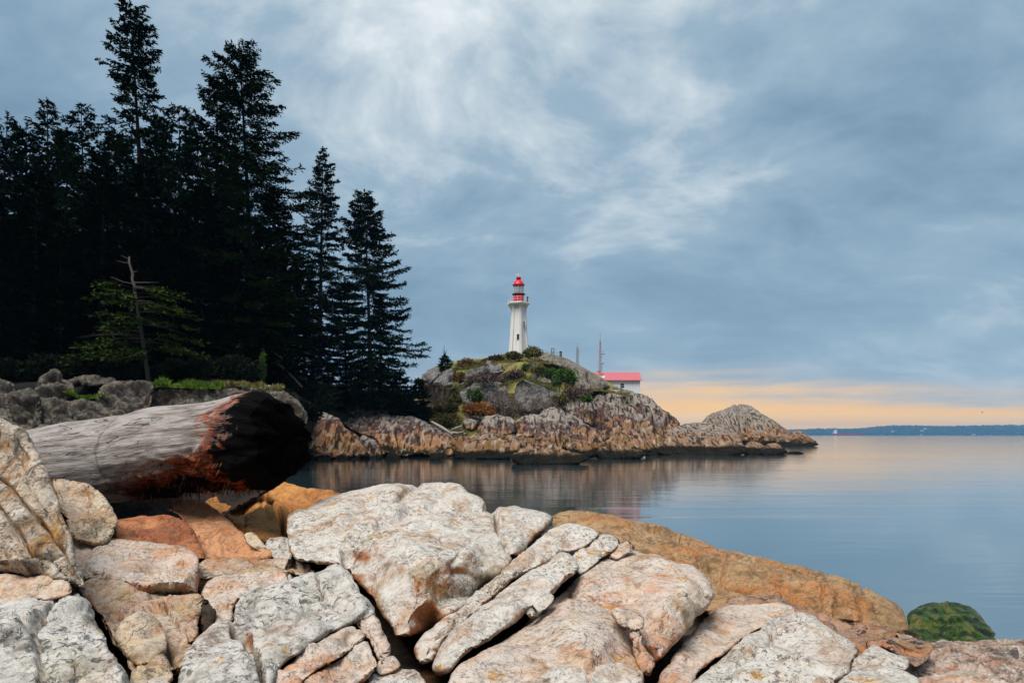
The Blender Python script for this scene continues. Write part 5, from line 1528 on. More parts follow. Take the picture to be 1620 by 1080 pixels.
# ------------------------------------------------------------------ shrubs, grass
def shrub(name, label, cx, cy, w, h, d, mat, seed, n=900, leaf=0.35, depth=None, cat='shrub', group='shrubs on the islet hill', twiggy=False, lumps=6):
    """cx, cy = middle of the foot as it shows, w/h in frame units at distance d"""
    r = np.random.default_rng(seed)
    s = d / F
    Wm, Hm = w * s, h * s
    Dm = depth if depth else Wm * 0.6
    foot = P3(cx, cy, d)
    root = empty(name, foot, label, cat, group)
    mb = MB()
    for k in range(7 if not twiggy else 26):
        a = r.uniform(-1, 1)
        t_ = np.array([a * Wm * 0.42, r.uniform(-0.3, 0.3) * Dm, Hm * r.uniform(0.6, 0.98) * (1 - 0.35 * a * a)])
        b0 = np.array([a * Wm * 0.22, 0, -0.25 * Hm])
        mid = (b0 + t_) / 2 + r.normal(0, 0.08 * Hm, 3)
        mb.tube([b0, mid, t_], [0.05 * (1 if not twiggy else 0.8), 0.035, 0.01], 4)
    mb.build('stems', M['twig'] if twiggy else M['bark_grey'], root, True)
    # leaves through lumpy volume
    cen = np.stack([r.uniform(-0.5, 0.5, lumps) * Wm * 0.72, r.uniform(-0.4, 0.4, lumps) * Dm, r.uniform(0.25, 0.62, lumps) * Hm], 1)
    cen[:, 2] *= 1 - 0.5 * (np.abs(cen[:, 0]) / (Wm * 0.5)) ** 2
    sz_ = np.stack([np.full(lumps, Wm * 0.26), np.full(lumps, Dm * 0.34), np.full(lumps, Hm * 0.36)], 1) * r.uniform(0.7, 1.2, (lumps, 1))
    k = r.integers(0, lumps, n)
    dirn = unit(r.normal(size=(n, 3)))
    base = cen[k] + dirn * sz_[k] * (r.random((n, 1)) ** 0.4)
    dv = unit(dirn * 0.7 + r.normal(0, 0.6, (n, 3)) + np.array([0, 0, 0.4]))
    sv = unit(np.cross(dv, r.normal(size=(n, 3))))
    ll = leaf * r.uniform(0.55, 1.3, n)
    v, f = quads(base, dv, sv, ll, ll * (0.5 if not twiggy else 0.10))
    mesh_obj('leaves', v, f, M[mat], root, False)
    return root

HG = 'shrubs on the islet hill'
shrub('shrub', 'olive bush crowning the hill just below the lighthouse', 842, 566, 34, 18, 139, 'shrub_olive', 1, 1400, 0.45)
shrub('shrub', 'olive brown bush left of the crowning bush under the lighthouse', 812, 569, 36, 13, 138, 'shrub_olive', 2, 1300, 0.45)
shrub('shrub', 'low dark bush on the ridge left of the lighthouse', 784, 570, 24, 9, 139, 'shrub_mixed', 3, 800, 0.45)
shrub('shrub', 'orange brown bush on the ridge above the pointed outcrop', 744, 584, 46, 18, 137, 'shrub_brown', 4, 1700, 0.45)
shrub('shrub', 'plum brown low bush below the pointed outcrop', 768, 606, 66, 16, 125, 'shrub_plum', 5, 1700, 0.45)
shrub('shrub', 'plum brown round bush right of the low plum bush', 812, 601, 36, 17, 127, 'shrub_plum', 6, 1300, 0.45)
shrub('shrub', 'bright green round bush under the long grey outcrop', 753, 638, 28, 25, 116, 'shrub_green', 7, 1300, 0.40)
shrub('shrub', 'vivid orange bush left of the bare thicket', 756, 657, 52, 26, 112, 'shrub_orange', 8, 2200, 0.36)
shrub('shrub', 'orange and green mixed bush by the end of the firs', 704, 658, 40, 24, 113, 'shrub_mixed', 9, 1700, 0.42)
shrub('shrub', 'dark green hedge-like bush above the driftwood', 712, 679, 56, 28, 107, 'shrub_mixed', 10, 2200, 0.40)
shrub('shrub', 'dark green bush spilling from the end firs to the shore', 678, 668, 34, 24, 112, 'shrub_shore', 11, 1500, 0.42)
shrub('shrub', 'bare grey brown twig thicket between grey outcrop and orange bush', 700, 640, 44, 32, 118, 'twig', 12, 700, 0.8, twiggy=True)
shrub('shrub', 'bare plum twig thicket above the first ridge rock', 808, 660, 46, 38, 113, 'twig', 13, 700, 0.8, twiggy=True)
shrub('shrub', 'bare dark twig thicket above the tallest ridge hump', 858, 655, 50, 30, 113, 'twig', 14, 700, 0.8, twiggy=True)
shrub('shrub', 'glossy green ivy bush on the bare pale shoulder', 893, 612, 36, 34, 126, 'ivy', 15, 1900, 0.42)
shrub('shrub', 'green ivy bush left of the glossy one', 870, 597, 28, 18, 130, 'ivy', 16, 1000, 0.42)
shrub('shrub', 'small green bush beside the little white hilltop rock', 833, 586, 14, 15, 132, 'shrub_green', 17, 500, 0.4)
shrub('shrub', 'brown dry thicket between bare shoulder and runnelled cliff', 915, 630, 56, 16, 124, 'shrub_plum', 18, 1500, 0.45)
shrub('shrub', 'grassy green tuft on top of the runnelled cliff', 931, 634, 22, 12, 118, 'ivy', 19, 700, 0.4)
shrub('shrub', 'dull olive bush at the foot of the grey outcrops', 722, 640, 18, 20, 117, 'shrub_olive', 20, 700, 0.42)

shrub('shrub', 'dry olive bush under the small white hilltop rock', 850, 590, 26, 12, 131, 'shrub_olive', 41, 900, 0.42)
shrub('shrub', 'brown scrub between the two rounded grey outcrops', 726, 602, 22, 16, 128, 'shrub_brown', 42, 900, 0.42)
shrub('shrub', 'brown scrub below the smooth blue grey outcrop', 686, 622, 40, 18, 122, 'shrub_plum', 43, 1300, 0.42)
shrub('shrub', 'bare twig thicket right of the bright green round bush', 786, 646, 34, 30, 115, 'twig', 44, 700, 0.8, twiggy=True)
shrub('shrub', 'olive scrub between jagged mossy outcrop and runnelled cliff', 884, 640, 26, 18, 120, 'shrub_olive', 45, 900, 0.42)
shrub('shrub', 'low dark scrub on the skyline beside the orange brown bush', 772, 574, 20, 7, 140, 'shrub_mixed', 46, 600, 0.4)
UG = 'dark undergrowth shrubs along the wooded bank'
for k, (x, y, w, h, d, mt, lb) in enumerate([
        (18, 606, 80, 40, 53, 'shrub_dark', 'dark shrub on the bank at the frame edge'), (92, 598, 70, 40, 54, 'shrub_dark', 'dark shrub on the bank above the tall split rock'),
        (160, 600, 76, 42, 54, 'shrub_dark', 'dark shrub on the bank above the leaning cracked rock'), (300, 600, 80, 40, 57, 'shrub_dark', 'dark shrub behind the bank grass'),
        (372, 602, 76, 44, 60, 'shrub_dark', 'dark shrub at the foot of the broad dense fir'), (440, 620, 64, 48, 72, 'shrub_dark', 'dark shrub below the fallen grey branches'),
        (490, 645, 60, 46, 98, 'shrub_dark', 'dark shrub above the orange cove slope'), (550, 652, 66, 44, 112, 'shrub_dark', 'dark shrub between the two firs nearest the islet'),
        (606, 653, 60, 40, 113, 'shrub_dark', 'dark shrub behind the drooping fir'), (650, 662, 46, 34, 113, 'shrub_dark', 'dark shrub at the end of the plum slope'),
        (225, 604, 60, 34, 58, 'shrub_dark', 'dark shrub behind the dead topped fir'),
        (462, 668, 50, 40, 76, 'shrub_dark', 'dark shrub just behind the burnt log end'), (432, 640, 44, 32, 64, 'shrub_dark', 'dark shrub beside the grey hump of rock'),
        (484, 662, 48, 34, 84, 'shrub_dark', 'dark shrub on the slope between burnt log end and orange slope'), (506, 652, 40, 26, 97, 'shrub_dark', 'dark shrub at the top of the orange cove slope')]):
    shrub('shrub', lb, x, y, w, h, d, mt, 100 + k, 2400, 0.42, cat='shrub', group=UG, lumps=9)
shrub('ivy_column', 'bright ivy climbing the stem above the stone wall', 416, 604, 10, 58, 62, 'ivy', 130, 900, 0.22, cat='ivy', group=None, lumps=8)

def grass_patch(name, label, x0, x1, yb, d, n, mat, seed, h=0.5, dep=2.5, lift=0.0):
    r = np.random.default_rng(seed)
    x = r.uniform(x0, x1, n)
    dd = d + r.uniform(0, dep, n)
    cl_ = np.clip((perlin(np.c_[x / 14.0, dd * 0.7, np.full(n, seed)], 9) + 0.55), 0.15, 1.3)
    zb = np.array([EYE + (HZ - np.interp(a, [p[0] for p in yb], [p[1] for p in yb])) / F * d for a in x]) + (dd - d) * 0.10 - 0.08 + lift
    base = np.stack([(x - CX) / F * dd, dd, zb], 1)
    dv = unit(np.stack([r.normal(0.1, 0.4, n), r.normal(-0.1, 0.4, n), np.full(n, 1.0)], 1))
    sv = unit(np.cross(dv, r.normal(size=(n, 3))))
    L = h * r.uniform(0.5, 1.3, n) * cl_
    v, f = quads(base, dv, sv, L, 0.06 + L * 0.05)
    o = mesh_obj(name, v, f, M[mat], None, False)
    o['kind'] = 'stuff'
    o['label'] = label
    return o
grass_patch('grass', 'fresh green grass on the bank edge above the smooth bluff rock', 226, 350, [(226, 616), (250, 613), (300, 615), (350, 616)], 49.4, 11000, 'grass', 1, 0.55, 3.5, 0.1)
grass_patch('grass', 'dry yellow grass on the bank near the stone wall', 310, 445, [(310, 612), (380, 610), (445, 618)], 53.5, 7000, 'grass_dry', 2, 0.55, 3.0)
grass_patch('grass', 'green grass tufts between the bluff rocks', 100, 165, [(100, 618), (130, 632), (165, 625)], 47.5, 2500, 'grass', 3, 0.4, 2.0)
grass_patch('grass', 'pale grass on the hilltop under the lighthouse', 775, 870, [(775, 574), (820, 572), (850, 571), (870, 576)], 136, 5000, 'grass_dry', 4, 0.8, 5.0)
grass_patch('grass', 'yellow green grass in the middle of the hill face', 790, 880, [(790, 612), (830, 600), (880, 618)], 122, 5000, 'grass_hill', 5, 0.8, 6.0)
grass_patch('grass', 'yellow green grass below the orange brown ridge bush', 700, 760, [(700, 588), (730, 585), (760, 580)], 131, 3000, 'grass_hill', 6, 0.8, 5.0)
grass_patch('grass', 'dry grass along the foot of the pale shoulder', 900, 1000, [(900, 620), (950, 618), (1000, 628)], 127, 4000, 'grass_dry', 7, 0.7, 4.0)

# small wind-bent conifer with a bare tip on the hill end
rt, _ = plant_tree('little lone conifer with a bare tip on the hill end', (703, 562), 704, 134, 14, 0.05, 55, base_z=P3(704, 584, 134)[2], group=None, name='small_conifer', expo=0.45, wh=0.35, nb=6, leaf=0.4, trunk_r=0.1)
mb = MB()
Hc = (P3(703, 562, 134) - P3(704, 584, 134))[2] + 0.2
for dx, dz in [(-0.5, 1.6), (-0.2, 2.2), (0.35, 1.2), (0.1, 0.8), (-0.6, 0.7)]:
    mb.tube([(0, 0, Hc * 0.85), (dx * 0.5, 0, Hc + dz * 0.5), (dx, 0, Hc + dz)], [0.05, 0.04, 0.02], 4)
mb.build('dead_branch', M['bark_grey'], rt, True)

# fallen grey branches above the burnt log end
for k, (a, b_, lb) in enumerate([((422, 560), (478, 612), 'longest fallen grey branch slanting down above the burnt log end'), ((412, 552), (446, 566), 'short fallen grey branch above the longest one'),
                                 ((424, 572), (455, 588), 'thin fallen grey branch under the short one')]):
    mb = MB()
    p, q = P3(a[0], a[1], 70), P3(b_[0], b_[1], 66)
    o_ = q.copy()
    mid = (p + q) / 2 + np.array([0, 0, 0.25])
    mb.tube([p - o_, mid - o_, q - o_], [0.03, 0.06, 0.09], 6)
    ob = mb.build('fallen_branch', M['dead'], None, True)
    ob.location = tuple(o_)
    tag(ob, lb, 'branch', 'fallen branches above the cove')

# small driftwood logs on the far beach
for k, (a, b_, r_, lb) in enumerate([((683, 667), (716, 687), 0.22, 'long pale drift log lying down the end of the plum slope'), ((708, 684), (730, 674), 0.16, 'thin drift log slanting up under the dark hedge-like bush'),
                                     ((700, 684), (736, 686), 0.18, 'drift log lying level before the small pale round rock'), ((706, 690), (733, 683), 0.15, 'drift log crossing under the level one'),
                                     ((735, 691), (770, 689), 0.17, 'drift log along the foot of the first wine red rock')]):
    mb = MB()
    p, q = P3(a[0], a[1], 104), P3(b_[0], b_[1], 100)
    o_ = (p + q) / 2
    mb.tube([p - o_, (p + q) / 2 - o_ + np.array([0, 0, 0.08]), q - o_], [r_ * 0.8, r_, r_ * 0.9], 9)
    ob = mb.build('drift_log', M['drift'], None, True)
    ob.location = tuple(o_)
    tag(ob, lb, 'log', 'drift logs on the far beach')

# ------------------------------------------------------------------ lighthouse
LD_ = 150.0
u_ = LD_ / F
lc = P3(820.5, 566, LD_)
def lz(y):
    return (566 - y) * u_
lh = empty('lighthouse', lc, 'white six sided lighthouse tower with red lantern on the hill', 'lighthouse')
hexr = lambda w: w * u_ / 2
PH = math.radians(30 + 12)
mb = MB()
mb.lathe((0, 0, 0), [(hexr(32), -1.0), (hexr(30), lz(556)), (hexr(26.6), lz(535)), (hexr(23.4), lz(505)), (hexr(22.6), lz(490)), (hexr(23), lz(484))], 6, PH)
mb.build('tower', M['white_paint'], lh)
for k in range(6):
    a = PH + k * math.pi / 3
    mb = MB()
    ca, sa = math.cos(a), math.sin(a)
    prof = [(-1.0, 17.2), (lz(556), 16.0), (lz(535), 14.2), (lz(505), 12.5), (lz(495), 12.2), (lz(489), 12.9), (lz(484.5), 15.4)]
    w = 0.30
    v, f = [], []
    for z, r in prof:
        ri, ro = r * u_ - 1.0, r * u_
        for rr_, s in ((ri, -w), (ro, -w * 0.8), (ro, w * 0.8), (ri, w)):
            v.append((rr_ * ca - s * sa, rr_ * sa + s * ca, z))
    for i in range(len(prof) - 1):
        for j in range(4):
            f.append((i * 4 + j, i * 4 + (j + 1) % 4, (i + 1) * 4 + (j + 1) % 4, (i + 1) * 4 + j))
    f.append((3, 2, 1, 0))
    n0 = (len(prof) - 1) * 4
    f.append((n0, n0 + 1, n0 + 2, n0 + 3))
    mb.add(v, f)
    mb.build('buttress', M['white_paint'], lh)
mb = MB()
mb.lathe((0, 0, 0), [(hexr(31), lz(484.4)), (hexr(36.5), lz(482)), (hexr(37.5), lz(481.5)), (hexr(37.5), lz(479.3)), (hexr(36), lz(479))], 6, PH)
mb.build('gallery', M['white_paint'], lh)
mb = MB()
rr_ = hexr(35.5)
ring = [(rr_ * math.cos(PH + k * math.pi / 3), rr_ * math.sin(PH + k * math.pi / 3)) for k in range(7)]
for zz in (lz(479) + 0.5, lz(479) + 1.05):
    for a, b_ in zip(ring[:-1], ring[1:]):
        mb.tube([(a[0], a[1], zz), (b_[0], b_[1], zz)], 0.025, 5)
for a, b_ in zip(ring[:-1], ring[1:]):
    for t in (0, 0.33, 0.66):
        x, y = a[0] + (b_[0] - a[0]) * t, a[1] + (b_[1] - a[1]) * t
        mb.tube([(x, y, lz(479)), (x, y, lz(479) + 1.06)], 0.025, 5)
mb.build('railing', M['white_paint'], lh)
mb = MB()
mb.lathe((0, 0, 0), [(hexr(17.2), lz(479.1)), (hexr(17.2), lz(466.4))], 20)
mb.build('lantern_drum', M['red_paint'], lh, True)
mb = MB()
mb.lathe((0, 0, 0), [(hexr(17), lz(466.6)), (hexr(21.5), lz(465.9)), (hexr(21.5), lz(465.2)), (hexr(16), lz(464.8))], 20)
mb.build('lantern_deck', M['iron'], lh)
mb = MB()
for k in range(10):
    a = 2 * math.pi * k / 10 + 0.2
    x, y = hexr(15.6) * math.cos(a), hexr(15.6) * math.sin(a)
    mb.tube([(x, y, lz(464.9)), (x, y, lz(452.6))], 0.05, 5)
for zz in (lz(461), lz(457)):
    pts = [(hexr(15.6) * math.cos(2 * math.pi * k / 20), hexr(15.6) * math.sin(2 * math.pi * k / 20), zz) for k in range(21)]
    mb.tube(pts, 0.03, 4)
mb.build('glazing_bars', M['white_paint'], lh)
for k in range(10):
    a0, a1 = 2 * math.pi * k / 10 + 0.2, 2 * math.pi * (k + 1) / 10 + 0.2
    r0 = hexr(15.3)
    mb = MB()
    p, q = (r0 * math.cos(a0), r0 * math.sin(a0)), (r0 * math.cos(a1), r0 * math.sin(a1))
    c_ = ((p[0] + q[0]) / 2, (p[1] + q[1]) / 2, (lz(464.6) + lz(452.8)) / 2)
    mb.box(c_, (math.hypot(q[0] - p[0], q[1] - p[1]), 0.02, lz(452.8) - lz(464.6)), math.atan2(q[1] - p[1], q[0] - p[0]))
    mb.build('pane', M['lantern_glass'], lh)
mb = MB()
mb.lathe((0, 0, 0), [(0.22, lz(464.7)), (0.22, lz(462)), (0.5, lz(461.2)), (0.62, lz(458.5)), (0.5, lz(455.6)), (0.2, lz(455))], 14)
lens = mb.build('lamp', M['lens'], lh, True)
mb = MB()
for k in range(3):
    a = 0.7 + 2.1 * k
    mb.tube([(0.66 * math.cos(a), 0.66 * math.sin(a), lz(464.7)), (0.66 * math.cos(a), 0.66 * math.sin(a), lz(456))], 0.06, 5)
mb.build('lamp_frame', M['brass'], lens)
mb = MB()
mb.lathe((0, 0, 0), [(hexr(14), lz(453.6)), (hexr(14.2), lz(452.4)), (hexr(14.2), lz(451.8))], 20)
mb.build('lantern_ceiling', M['red_paint'], lh)
mb = MB()
mb.lathe((0, 0, 0), [(hexr(15.2), lz(452.0)), (hexr(19.5), lz(451.6)), (hexr(19.5), lz(450.6)), (hexr(17.6), lz(449.4)), (hexr(14.6), lz(446.6)), (hexr(10.5), lz(444.2)), (hexr(7.6), lz(443.2))], 20)
dome = mb.build('dome', M['red_paint'], lh, True)
mb = MB()
mb.lathe((0, 0, 0), [(hexr(7.2), lz(443.4)), (hexr(7.2), lz(439.6)), (hexr(8.0), lz(439.4)), (hexr(7.4), lz(438.6)), (hexr(2), lz(437.8))], 14)
mb.build('ventilator', M['red_paint'], dome, True)
mb = MB()
mb.tube([(0, 0, lz(438)), (0, 0, lz(433.0))], 0.04, 5)
mb.box((-0.25, 0, lz(434.2)), (0.75, 0.04, 0.22))
mb.box((0.45, 0, lz(434.6)), (0.35, 0.04, 0.10))
mb.build('weather_vane', M['white_paint'], dome)
for (px, y0, y1, w) in [(819.4, 538.3, 530.2, 3.4), (828.8, 517.8, 509.6, 2.0)]:
    z = (lz(y0) + lz(y1)) / 2
    rr2 = np.interp(z, [0, lz(505)], [hexr(31), hexr(23.4)])
    yy = -rr2 * (0.86 if px < 825 else 0.76)
    mb = MB()
    mb.box(((px - 820.5) * u_, yy, z), (w * u_ + 0.16, 0.30, lz(y1) - lz(y0) + 0.16))
    wd = mb.build('window', M['white_paint'], lh)
    mb = MB()
    mb.box(((px - 820.5) * u_, yy - 0.14, z), (w * u_, 0.08, lz(y1) - lz(y0)))
    mb.build('pane', M['glass_dark'], wd)
# fog signal standing on the gallery
fs = np.array([lc[0] + 13.6 * u_, lc[1] - 0.6, lc[2] + lz(479) + 0.01])
fg = empty('fog_signal', fs, 'dark fog horn stand on the lighthouse gallery beside the red drum', 'fog horn')
mb = MB()
mb.box((0, 0, 0.25), (0.34, 0.34, 0.5))
mb.build('pedestal', M['iron'], fg)
mb = MB()
mb.lathe((0, 0, 0), [(0.12, 0.5), (0.14, 0.8), (0.26, 1.0), (0.26, 1.25), (0.16, 1.3)], 12)
mb.build('horn', M['iron'], fg, True)

# ------------------------------------------------------------------ white house with the red roof
HD_ = 162.0
h_ = HD_ / F
hc = P3(980, 632, HD_)
house = empty('house', hc, 'white fog signal house with a faded red roof', 'house')
hz_ = lambda y: (632 - y) * h_
xL, xR = (944 - 980) * h_, (1012.6 - 980) * h_
Wd = 6.4
def part_box(nm, x0, x1, y0, y1, z0, z1, mat, parent=house):
    mb = MB()
    mb.box(((x0 + x1) / 2, (y0 + y1) / 2, (z0 + z1) / 2), (x1 - x0, y1 - y0, z1 - z0))
    return mb.build(nm, M[mat], parent)
part_box('foundation', xL - 0.05, xR + 0.05, -0.05, Wd + 0.05, -1.5, hz_(623.0), 'concrete')
mb = MB()
zt, zr = hz_(601), hz_(587.6)
v = [(xL, 0, hz_(623)), (xR, 0, hz_(623)), (xR, Wd, hz_(623)), (xL, Wd, hz_(623)), (xL, 0, zt), (xR, 0, zt), (xR, Wd, zt), (xL, Wd, zt), (xL, Wd / 2, zr - 0.1), (xR, Wd / 2, zr - 0.1)]
mb.add(v, [(0, 1, 5, 4), (1, 2, 6, 9, 5), (2, 3, 7, 6), (3, 0, 4, 8, 7), (3, 2, 1, 0), (4, 5, 9, 8), (6, 7, 8, 9)])
mb.build('walls', M['house_white'], house)
for s in (0, 1):
    mb = MB()
    ye, yr = (-0.4, Wd / 2) if s == 0 else (Wd + 0.4, Wd / 2)
    ze = zt - 0.18
    v = [(xL - 0.4, ye, ze), (xR + 0.4, ye, ze), (xR + 0.4, yr, zr), (xL - 0.4, yr, zr), (xL - 0.4, ye, ze + 0.16), (xR + 0.4, ye, ze + 0.16), (xR + 0.4, yr, zr + 0.16), (xL - 0.4, yr, zr + 0.16)]
    mb.add(v, [(0, 1, 2, 3), (7, 6, 5, 4), (0, 4, 5, 1), (1, 5, 6, 2), (3, 2, 6, 7), (0, 3, 7, 4)])
    rf_ = mb.build('roof', M['roof_red'], house)
    if s == 0:
        mb = MB()
        mb.box(((xL + xR) / 2, -0.46, zt - 0.12), (xR - xL + 0.8, 0.10, 0.14))
        mb.build('gutter', M['roof_red'], rf_)
for x in (xR - 0.09, (995.5 - 980) * h_, (1001 - 980) * h_):
    part_box('corner_board' if x > xR - 1 else 'batten', x - 0.07, x + 0.07, -0.04, -0.002, hz_(623), zt - 0.2, 'white_paint')
part_box('sill_board', xL, xR, -0.06, -0.003, hz_(623.6), hz_(622.4), 'white_paint')
x0, x1, z0, z1 = (981.5 - 980) * h_, (987.3 - 980) * h_, hz_(612.8), hz_(606.6)
wd = part_box('window', x0 - 0.08, x1 + 0.08, -0.05, -0.004, z0 - 0.08, z1 + 0.08, 'house_white')
zm = (z0 + z1) / 2
part_box('pane', x0, x1, -0.07, -0.052, zm + 0.05, z1, 'glass_dark', wd)
part_box('pane', x0, x1, -0.07, -0.052, z0, zm - 0.05, 'glass_dark', wd)

# ------------------------------------------------------------------ masts and fittings on the hill
def mast(label, px, ytop, ybot, d, w, mat, ants):
    s = d / F
    base = P3(px, ybot, d)
    H = (ybot - ytop) * s
    rt = empty('antenna_mast', base, label, 'mast', 'masts near the lighthouse')
    mb = MB()
    hl = H * 0.8
    n = 9
    for k in range(3):
        a = 2 * math.pi * k / 3 + 0.4
        for i in range(n):
            t0, t1 = i / n, (i + 1) / n
            w0, w1 = w * (1 - 0.5 * t0), w * (1 - 0.5 * t1)
            a2 = a + 2 * math.pi / 3
            p0 = (w0 * math.cos(a), w0 * math.sin(a), hl * t0)
            p1 = (w1 * math.cos(a), w1 * math.sin(a), hl * t1)
            q1 = (w1 * math.cos(a2), w1 * math.sin(a2), hl * t1)
            mb.tube([p0, p1], 0.045, 4)
            mb.tube([p0, q1], 0.03, 4)
            mb.tube([p1, q1], 0.03, 4)
    mb.build('lattice', M[mat], rt)
    mb = MB()
    mb.tube([(0, 0, hl * 0.96), (0, 0, H)], [0.07, 0.05], 6)
    mb.build('pole', M['steel'], rt)
    for (t, dx, kind) in ants:
        mb = MB()
        if kind == 'whip':
            mb.tube([(0, 0, H * t), (dx, -0.1, H * t)], 0.03, 4)
            mb.tube([(dx, -0.1, H * t - 0.3), (dx, -0.1, H * t + 1.1)], 0.035, 5)
        elif kind == 'dish':
            mb.lathe((dx, -0.2, H * t), [(0.08, -0.12), (0.34, -0.05), (0.36, 0.1), (0.3, 0.16)], 12)
        else:
            mb.box((0, 0, H * t), (abs(dx), 0.06, 0.06))
            mb.box((abs(dx) / 2, 0, H * t), (0.05, 0.3, 0.35))
        mb.build('antenna', M['steel'], rt)
mast('tall red lattice radio mast beside the white house', 949.5, 526, 594, 152, 0.32, 'mast_red',
     [(0.5, 0.6, 'dish'), (0.56, 1.5, 'bar'), (0.44, 0.8, 'bar'), (0.22, -0.5, 'whip'), (0.28, 0.45, 'dish'), (0.14, 0.5, 'whip'), (0.1, -0.4, 'dish')])
mast('shorter pale lattice mast on the bare shoulder', 913.5, 542, 579, 152, 0.36, 'steel', [(0.55, 0.6, 'whip'), (0.62, 0.7, 'bar')])
# instrument stand and post on the shoulder
b0 = P3(874.5, 563, 150)
st_ = empty('instrument_stand', b0, 'small four legged instrument stand on the hilltop skyline', 'stand')
mb = MB()
k_ = 150 / F
for dx in (-0.28, 0.28):
    for dy in (-0.25, 0.25):
        mb2 = MB()
        mb2.box((dx, dy, 0.55), (0.09, 0.09, 1.9))
        mb2.build('leg', M['iron'], st_)
part2 = MB(); part2.box((0, 0, 0.75), (0.62, 0.56, 0.08)); part2.build('shelf', M['iron'], st_)
part2 = MB(); part2.box((0, 0, 1.62), (0.8, 0.6, 0.30)); part2.build('box', M['steel'], st_)
b0 = P3(887, 566, 150)
po = empty('signal_post', b0, 'thick dark round post on the hilltop skyline', 'post')
mb = MB(); mb.lathe((0, 0, 0), [(0.26, -0.6), (0.26, 1.2)], 12); mb.build('shaft', M['iron'], po, True)
mb = MB(); mb.lathe((0, 0, 0), [(0.30, 1.2), (0.30, 1.38), (0.15, 1.46)], 12); mb.build('cap', M['iron'], po, True)
# satellite dish left of the house
b0 = P3(954, 594.5, 156)
di = empty('satellite_dish', b0 + np.array([0, 0, -0.9]), 'small white satellite dish at the end of the red roof', 'dish')
mb = MB(); mb.tube([(0, 0, -1.2), (0, 0, 0.8)], 0.06, 6); mb.build('pole', M['steel'], di)
mb = MB()
v, f = [], []
for i, (r, dz) in enumerate([(0.02, 0.16), (0.25, 0.12), (0.45, 0.0), (0.47, -0.03)]):
    for j in range(14):
        a = 2 * math.pi * j / 14
        v.append((r * math.cos(a), -0.1 - dz * -1, 0.95 + r * math.sin(a)))
f = [(i * 14 + j, i * 14 + (j + 1) % 14, (i + 1) * 14 + (j + 1) % 14, (i + 1) * 14 + j) for i in range(3) for j in range(14)] + [tuple(range(13, -1, -1))]
mb.add(v, f); mb.build('reflector', M['house_white'], di, True)
# hand rail along the skyline path
a_, b_ = P3(853, 557, 150), P3(882, 562, 150)
rl = empty('hand_rail', a_, 'low grey hand rail along the skyline path right of the lighthouse', 'railing')
for t in np.linspace(0, 1, 6):
    p = (b_ - a_) * t
    mb = MB(); mb.box((p[0], p[1], p[2] - 0.2), (0.06, 0.06, 1.6)); mb.build('post', M['concrete'], rl)
mb = MB(); mb.tube([np.array([0, 0, 0.55]), (b_ - a_) + np.array([0, 0, 0.55])], 0.035, 5); mb.build('rail', M['concrete'], rl)

# ------------------------------------------------------------------ far shore across the strait
FD = 7000.0
pxs = np.arange(1000, 2250, 2.0)
prof = np.interp(pxs, [1000, 1240, 1262, 1310, 1380, 1400, 1440, 1470, 1530, 1620, 1800, 2250], [683, 680, 679, 677, 676.5, 674, 670.5, 671, 672, 670.0, 669, 672])
prof_z = EYE + (HZ - prof) / F * FD
bmp_ = fbm(np.c_[pxs / 9.0, np.zeros((len(pxs), 2))], 3, 5)
V, Fc = [], []
rows = [(-120, 0.0), (0, 0.04), (60, 0.35), (160, 0.7), (320, 0.9), (700, 0.8)]
for k, (dy, q) in enumerate(rows):
    for j, px in enumerate(pxs):
        d = FD + dy
        zz = -2.0 if k == 0 else (prof_z[j] - 22 + 7 * bmp_[j]) * q
        V.append(((px - CX) / F * FD, d + 60 * math.sin(px / 60.0), zz))
nn_ = len(pxs)
Fc = [(k * nn_ + j, k * nn_ + j + 1, (k + 1) * nn_ + j + 1, (k + 1) * nn_ + j) for k in range(len(rows) - 1) for j in range(nn_ - 1)]
struct(mesh_obj('far_shore_land', V, Fc, M['far_land']), label='low wooded land across the strait')
rr3 = np.random.default_rng(9)
nT = 15000
tx = rr3.uniform(1000, 2250, nT)
tq = rr3.random(nT) ** 0.8
fdy = np.interp(tq, [0, 0.04, 0.2, 0.4, 1], [-5, 0, 60, 160, 330])
ftop = (EYE + (HZ - np.interp(tx, pxs, prof)) / F * FD - 22) * np.interp(fdy, [r[0] for r in rows], [r[1] for r in rows])
th_ = rr3.uniform(14, 32, nT) * (0.75 + 0.5 * np.clip(perlin(np.c_[tx / 12, np.zeros((nT, 2))], 3) + 0.5, 0, 1))
tw_ = th_ * rr3.uniform(0.32, 0.6, nT)
cx_, cy_ = (tx - CX) / F * FD, FD + fdy + 60 * np.sin(tx / 60.0)
ang = np.arange(5) / 5 * 2 * math.pi
V = np.zeros((nT, 11, 3))
for j in range(5):
    V[:, j] = np.stack([cx_ + tw_ * math.cos(ang[j]) * 0.6, cy_ + tw_ * math.sin(ang[j]) * 0.6, ftop - 2], 1)
    V[:, 5 + j] = np.stack([cx_ + tw_ * math.cos(ang[j] + .4), cy_ + tw_ * math.sin(ang[j] + .4), ftop + th_ * 0.4], 1)
V[:, 10] = np.stack([cx_, cy_, ftop + th_], 1)
fq = []
for j in range(5):
    j2 = (j + 1) % 5
    fq += [(j, j2, 5 + j2), (j, 5 + j2, 5 + j), (5 + j, 5 + j2, 10)]
Fq = (np.arange(nT)[:, None, None] * 11 + np.array(fq)[None]).reshape(-1, 3)
o = mesh_obj('far_forest', V.reshape(-1, 3), Fq, M['far_wood'], None, False)
struct(o, 'stuff', 'far blue forest along the strait')
hp = None
